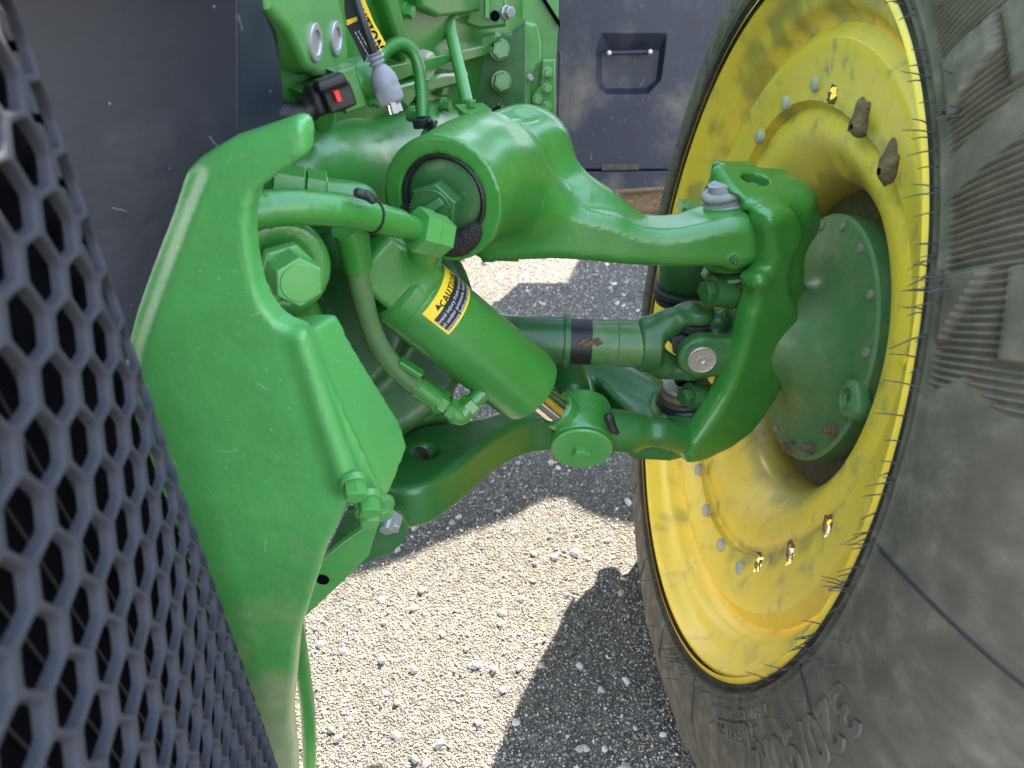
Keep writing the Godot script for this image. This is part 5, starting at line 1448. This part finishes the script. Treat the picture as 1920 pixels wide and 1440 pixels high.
	func bolt(o: Vector3, axis: Vector3, af: float, h: float, washer := 0.0, turn := 0.0) -> void:
		var a := axis.normalized()
		if washer > 0:
			lathe(o, a, [Vector2(washer, -0.004), Vector2(washer, h * 0.14), Vector2(washer * 0.93, h * 0.2), Vector2(0.001, h * 0.2)], 24)
			o += a * h * 0.16
		var u := a.cross(Vector3.UP if absf(a.y) < 0.9 else Vector3.RIGHT).normalized()
		u = u.rotated(a, turn)
		var T := Transform3D(u, a.cross(u), a, o + a * h)
		var hexa := PackedVector2Array()
		for k in 6:
			hexa.append(Vector2.from_angle(TAU * k / 6) * af * 0.577)
		prism(T, hexa, h, af * 0.05)
		lathe(o + a * h, a, [Vector2(af * 0.44, 0.0), Vector2(af * 0.42, af * 0.03), Vector2(0.0005, af * 0.035)], 18)

	func box(T: Transform3D, h: Vector3, b := 0.004) -> void:
		prism(T.translated_local(Vector3(0, 0, h.z)), PackedVector2Array([Vector2(-h.x, -h.y), Vector2(h.x, -h.y), Vector2(h.x, h.y), Vector2(-h.x, h.y)]), h.z * 2, b)

	# raised lettering; place maps (x along, y up, height) of the text to a point
	func letters(text: String, size: float, spot: Callable, bold := true, thick := 0.0) -> void:
		var tm := TextMesh.new()
		var f := SystemFont.new()
		f.font_names = PackedStringArray(["Droid Sans"])
		f.font_weight = 700 if bold else 400
		tm.font = f; tm.text = text; tm.font_size = 64; tm.pixel_size = size / 46.0; tm.depth = maxf(thick, 0.0001)
		tm.curve_step = 4.0
		var ar := tm.get_mesh_arrays()
		var pv: PackedVector3Array = ar[Mesh.ARRAY_VERTEX]
		var pi: PackedInt32Array = ar[Mesh.ARRAY_INDEX]
		for k in range(0, pi.size(), 3):
			var q := []
			for e in 3:
				var s := pv[pi[k + e]]
				q.append(spot.call(s.x, s.y, s.z + tm.depth * 0.5))
			tri(q[0], q[2], q[1])

	func mesh() -> ArrayMesh:
		var ar := []
		ar.resize(Mesh.ARRAY_MAX)
		ar[Mesh.ARRAY_VERTEX] = v; ar[Mesh.ARRAY_NORMAL] = n; ar[Mesh.ARRAY_TEX_UV] = uv; ar[Mesh.ARRAY_COLOR] = col; ar[Mesh.ARRAY_INDEX] = idx
		var am := ArrayMesh.new()
		am.add_surface_from_arrays(Mesh.PRIMITIVE_TRIANGLES, ar)
		return am

# ---------------------------------------------------------------- distance field for castings, meshed by surface nets
class Sdf:
	var pr := []          # [type, add (1) or cut (-1), blend, a, b, c, d, e]
	var bend := false

	func cap(a: Vector3, b: Vector3, ra: float, rb: float, k := 0.01, op := 1) -> Sdf:
		pr.append([0, op, k, a, b - a, ra, rb, 1.0 / maxf(1e-9, (b - a).length_squared())])
		return self
	func cyl(a: Vector3, b: Vector3, r: float, rd := 0.004, k := 0.008, op := 1) -> Sdf:
		pr.append([1, op, k, a, (b - a).normalized(), (b - a).length(), r, rd])
		return self
	func box(T: Transform3D, h: Vector3, rd := 0.006, k := 0.008, op := 1) -> Sdf:
		pr.append([2, op, k, T.affine_inverse(), h - Vector3.ONE * rd, rd, 0, 0])
		return self
	func ext(T: Transform3D, poly: PackedVector2Array, front: float, back: float, rd := 0.006, k := 0.008, op := 1) -> Sdf:
		var lo := poly[0]
		var hi := poly[0]
		for q in poly:
			lo = lo.min(q); hi = hi.max(q)
		pr.append([3, op, k, T.affine_inverse(), poly, [(front + back) * 0.5, absf(front - back) * 0.5], rd, [(lo + hi) * 0.5, (hi - lo) * 0.5]])
		return self

	func rolled(y: float) -> float:      # how far the lower part of the casting leans back
		var d := 0.86 - y
		return 0.8 * d * d if d < 0.1375 else 0.0151 + 0.22 * (d - 0.1375)

	func one(q: Array, p: Vector3) -> float:
		match q[0]:
			0:
				var pa: Vector3 = p - q[3]
				var h := clampf(pa.dot(q[4]) * q[7], 0, 1)
				return (pa - q[4] * h).length() - lerpf(q[5], q[6], h)
			1:
				var pa: Vector3 = p - q[3]
				var y := pa.dot(q[4])
				var x: float = (pa - q[4] * y).length() - q[6] + q[7]
				y = absf(y - q[5] * 0.5) - q[5] * 0.5 + q[7]
				return minf(maxf(x, y), 0.0) + Vector2(maxf(x, 0), maxf(y, 0)).length() - q[7]
			2:
				var l: Vector3 = ((q[3] as Transform3D) * p).abs() - q[4]
				return minf(maxf(l.x, maxf(l.y, l.z)), 0.0) + l.max(Vector3.ZERO).length() - q[5]
			_:
				var l: Vector3 = (q[3] as Transform3D) * p
				var s := Vector2(l.x, l.y)
				var z: float = absf(l.z - q[5][0]) - q[5][1] + q[6]
				var bb: Vector2 = (s - q[7][0]).abs() - q[7][1]
				var far := bb.max(Vector2.ZERO).length()
				var d := 0.0
				if far > 0.06:
					d = far
				else:
					var poly: PackedVector2Array = q[4]
					var m := poly.size()
					var best := 1e9
					var inside := false
					var b: Vector2 = poly[m - 1]
					for i in m:
						var a: Vector2 = poly[i]
						var e := b - a
						var w := s - a
						var c := w - e * clampf(w.dot(e) / e.length_squared(), 0, 1)
						best = minf(best, c.length_squared())
						if (a.y > s.y) != (b.y > s.y) and s.x < (b.x - a.x) * (s.y - a.y) / (b.y - a.y) + a.x:
							inside = not inside
						b = a
					d = sqrt(best)
					if inside:
						d = -d
				d += q[6]
				return minf(maxf(d, z), 0.0) + Vector2(maxf(d, 0), maxf(z, 0)).length() - q[6]
		return 1.0

	func value(p: Vector3, list: Array) -> float:
		if bend and p.y < 0.86:
			p.z += rolled(p.y)
		var d := 1e9
		for q in list:
			var e := one(q, p)
			var k: float = q[2]
			if q[1] == 1:
				var h := maxf(k - absf(d - e), 0) / k
				d = minf(d, e) - h * h * k * 0.25
			else:
				var h := maxf(k - absf(d + e), 0) / k
				d = maxf(d, -e) + h * h * k * 0.25
		return d

	func into(mb: MB, lo: Vector3, hi: Vector3, cell: float) -> void:
		var B := 4
		var nb := Vector3i(((hi - lo) / (cell * B)).ceil())
		var N := nb * B + Vector3i.ONE
		var sx := 1
		var sy := N.x
		var sz := N.x * N.y
		var g := PackedFloat32Array()
		g.resize(sz * N.z)
		g.fill(1.0)
		var hd := cell * B * 0.8661
		var live := []
		for bz in nb.z:
			for by in nb.y:
				for bx in nb.x:
					var o := Vector3i(bx, by, bz) * B
					var c := lo + (Vector3(o) + Vector3.ONE * (B * 0.5)) * cell
					var d := value(c, pr)
					if absf(d) < hd * 1.45:
						live.append(o)
						var near := []
						var cc := c
						if bend and c.y < 0.86:
							cc.z += rolled(c.y)
						for q in pr:
							if one(q, cc) < absf(d) + 2.6 * hd + q[2]:
								near.append(q)
						for z in B + 1:
							for y in B + 1:
								for x in B + 1:
									var i := o + Vector3i(x, y, z)
									var at := i.x + i.y * sy + i.z * sz
									if g[at] == 1.0 or g[at] == -1.0:
										g[at] = value(lo + Vector3(i) * cell, near)
					elif d < 0:
						for z in B + 1:
							for y in B + 1:
								for x in B + 1:
									var at := o.x + x + (o.y + y) * sy + (o.z + z) * sz
									if g[at] == 1.0:
										g[at] = -1.0
		var ids := {}
		var corner := [0, sx, sy, sx + sy, sz, sx + sz, sy + sz, sx + sy + sz]
		var off := []
		for c in 8:
			off.append(Vector3(c & 1, (c >> 1) & 1, c >> 2))
		var edges := [[0, 1], [2, 3], [4, 5], [6, 7], [0, 2], [1, 3], [4, 6], [5, 7], [0, 4], [1, 5], [2, 6], [3, 7]]
		for o: Vector3i in live:
			for z in B:
				for y in B:
					for x in B:
						var i := o + Vector3i(x, y, z)
						var at := i.x + i.y * sy + i.z * sz
						var w := [0.0, 0.0, 0.0, 0.0, 0.0, 0.0, 0.0, 0.0]
						var inside := 0
						for c in 8:
							w[c] = g[at + corner[c]]
							if w[c] < 0: inside += 1
						if inside == 0 or inside == 8:
							continue
						var s := Vector3.ZERO
						var m := 0
						for e in edges:
							var a: float = w[e[0]]
							var b: float = w[e[1]]
							if (a < 0) != (b < 0):
								s += (off[e[0]] as Vector3).lerp(off[e[1]], a / (a - b)); m += 1
						s /= m
						var gx := lerpf(lerpf(w[1] - w[0], w[3] - w[2], s.y), lerpf(w[5] - w[4], w[7] - w[6], s.y), s.z)
						var gy := lerpf(lerpf(w[2] - w[0], w[3] - w[1], s.x), lerpf(w[6] - w[4], w[7] - w[5], s.x), s.z)
						var gz := lerpf(lerpf(w[4] - w[0], w[5] - w[1], s.x), lerpf(w[6] - w[2], w[7] - w[3], s.x), s.y)
						ids[at] = mb.add(lo + (Vector3(i) + s) * cell, Vector3(gx, gy, gz).normalized())
		for at: int in ids:
			var a: float = g[at]
			for ax in 3:
				var st: int = [sx, sy, sz][ax]
				var b: float = g[at + st]
				if (a < 0) == (b < 0):
					continue
				var s1: int = [sy, sz, sx][ax]
				var s2: int = [sz, sx, sy][ax]
				if not (ids.has(at - s1) and ids.has(at - s2) and ids.has(at - s1 - s2)):
					continue
				var q := [ids[at], ids[at - s1], ids[at - s1 - s2], ids[at - s2]]
				if a < 0:
					mb.idx.append_array(PackedInt32Array([q[0], q[2], q[1], q[0], q[3], q[2]]))
				else:
					mb.idx.append_array(PackedInt32Array([q[0], q[1], q[2], q[0], q[2], q[3]]))

# ---------------------------------------------------------------- naming and placing
var org := {}
var rng := RandomNumberGenerator.new()

func holder(called: String, at: Vector3, parent: Node3D = null) -> Node3D:
	var o := Node3D.new()
	o.name = called
	(parent if parent else self).add_child(o, true)
	org[o] = at
	o.position = at - (org[parent] if parent else Vector3.ZERO)
	return o

func part(called: String, mb: MB, m: Material, parent: Node3D = null, label := "") -> MeshInstance3D:
	var lo := mb.v[0]
	var hi := mb.v[0]
	for p in mb.v:
		lo = lo.min(p); hi = hi.max(p)
	var at := Vector3((lo.x + hi.x) * 0.5, lo.y, (lo.z + hi.z) * 0.5)
	for i in mb.v.size():
		mb.v[i] -= at
	var o := MeshInstance3D.new()
	o.name = called
	o.mesh = mb.mesh()
	o.material_override = m
	(parent if parent else self).add_child(o, true)
	org[o] = at
	o.position = at - (org[parent] if parent else Vector3.ZERO)
	if label: o.set_meta("label", label)
	return o

func spline(p: Array, steps := 8) -> Array:
	var out := []
	for i in p.size() - 1:
		var a: Vector3 = p[maxi(i - 1, 0)]
		var b: Vector3 = p[i]
		var c: Vector3 = p[i + 1]
		var d: Vector3 = p[mini(i + 2, p.size() - 1)]
		for s in steps:
			out.append(b.cubic_interpolate(c, a, d, float(s) / steps))
	out.append(p[-1])
	return out

func rounded(p: PackedVector2Array, times := 2) -> PackedVector2Array:      # corner cutting
	for t in times:
		var o := PackedVector2Array()
		for i in p.size():
			var a := p[i]
			var b := p[(i + 1) % p.size()]
			o.append(a.lerp(b, 0.25)); o.append(a.lerp(b, 0.75))
		p = o
	return p

func ramp_tex(freq: float, stops: Array, size := 512, octaves := 5, sd := 1, kind := FastNoiseLite.TYPE_SIMPLEX_SMOOTH) -> NoiseTexture2D:
	var f := FastNoiseLite.new()
	f.seed = sd; f.frequency = freq; f.fractal_octaves = octaves; f.noise_type = kind
	f.fractal_gain = 0.6
	var t := NoiseTexture2D.new()
	t.width = size; t.height = size; t.seamless = true; t.noise = f
	var g := Gradient.new()
	g.offsets = PackedFloat32Array(stops.map(func(s): return s[0]))
	g.colors = PackedColorArray(stops.map(func(s): return s[1]))
	t.color_ramp = g
	return t

func lin(r: float, g: float, b: float) -> Color:
	return Color(r, g, b).linear_to_srgb()

# flecks and scratches: a clear picture with small pale marks, laid over a paint as its detail
func flecks(count: int, c: Color, sd: int, lines := 30) -> ImageTexture:
	var im := Image.create(512, 512, false, Image.FORMAT_RGBA8)
	im.fill(Color(c.r, c.g, c.b, 0))
	var r := RandomNumberGenerator.new()
	r.seed = sd
	for i in count:
		var x := r.randi() % 512
		var y := r.randi() % 512
		var a := r.randf_range(0.15, 0.8)
		im.set_pixel(x, y, Color(c.r, c.g, c.b, a))
		if r.randf() < 0.35:
			im.set_pixel((x + 1) % 512, y, Color(c.r, c.g, c.b, a * 0.7))
			im.set_pixel(x, (y + 1) % 512, Color(c.r, c.g, c.b, a * 0.6))
	for i in lines:
		var p := Vector2(r.randf() * 512, r.randf() * 512)
		var d := Vector2.from_angle(r.randf() * TAU)
		var turn := r.randf_range(-0.06, 0.06)
		for k in r.randi_range(5, 26):
			p += d
			d = d.rotated(turn)
			var q := Vector2i(posmod(int(p.x), 512), posmod(int(p.y), 512))
			im.set_pixel(q.x, q.y, Color(c.r, c.g, c.b, r.randf_range(0.2, 0.6)))
	return ImageTexture.create_from_image(im)

func stuff_mat(tex: Texture2D, scale: float, rough: float, bump: Texture2D = null, bump_cm := 0.1) -> StandardMaterial3D:
	var m := StandardMaterial3D.new()
	m.cull_mode = BaseMaterial3D.CULL_DISABLED
	m.albedo_texture = tex
	m.uv1_triplanar = true; m.uv1_world_triplanar = true
	m.uv1_scale = Vector3.ONE * scale
	m.roughness = rough
	if bump:
		m.heightmap_enabled = true; m.heightmap_texture = bump; m.heightmap_scale = bump_cm
	return m

func plain(c: Color, rough: float, metal := 0.0) -> StandardMaterial3D:
	var m := StandardMaterial3D.new()
	m.cull_mode = BaseMaterial3D.CULL_DISABLED
	m.albedo_color = c; m.roughness = rough; m.metallic = metal
	return m
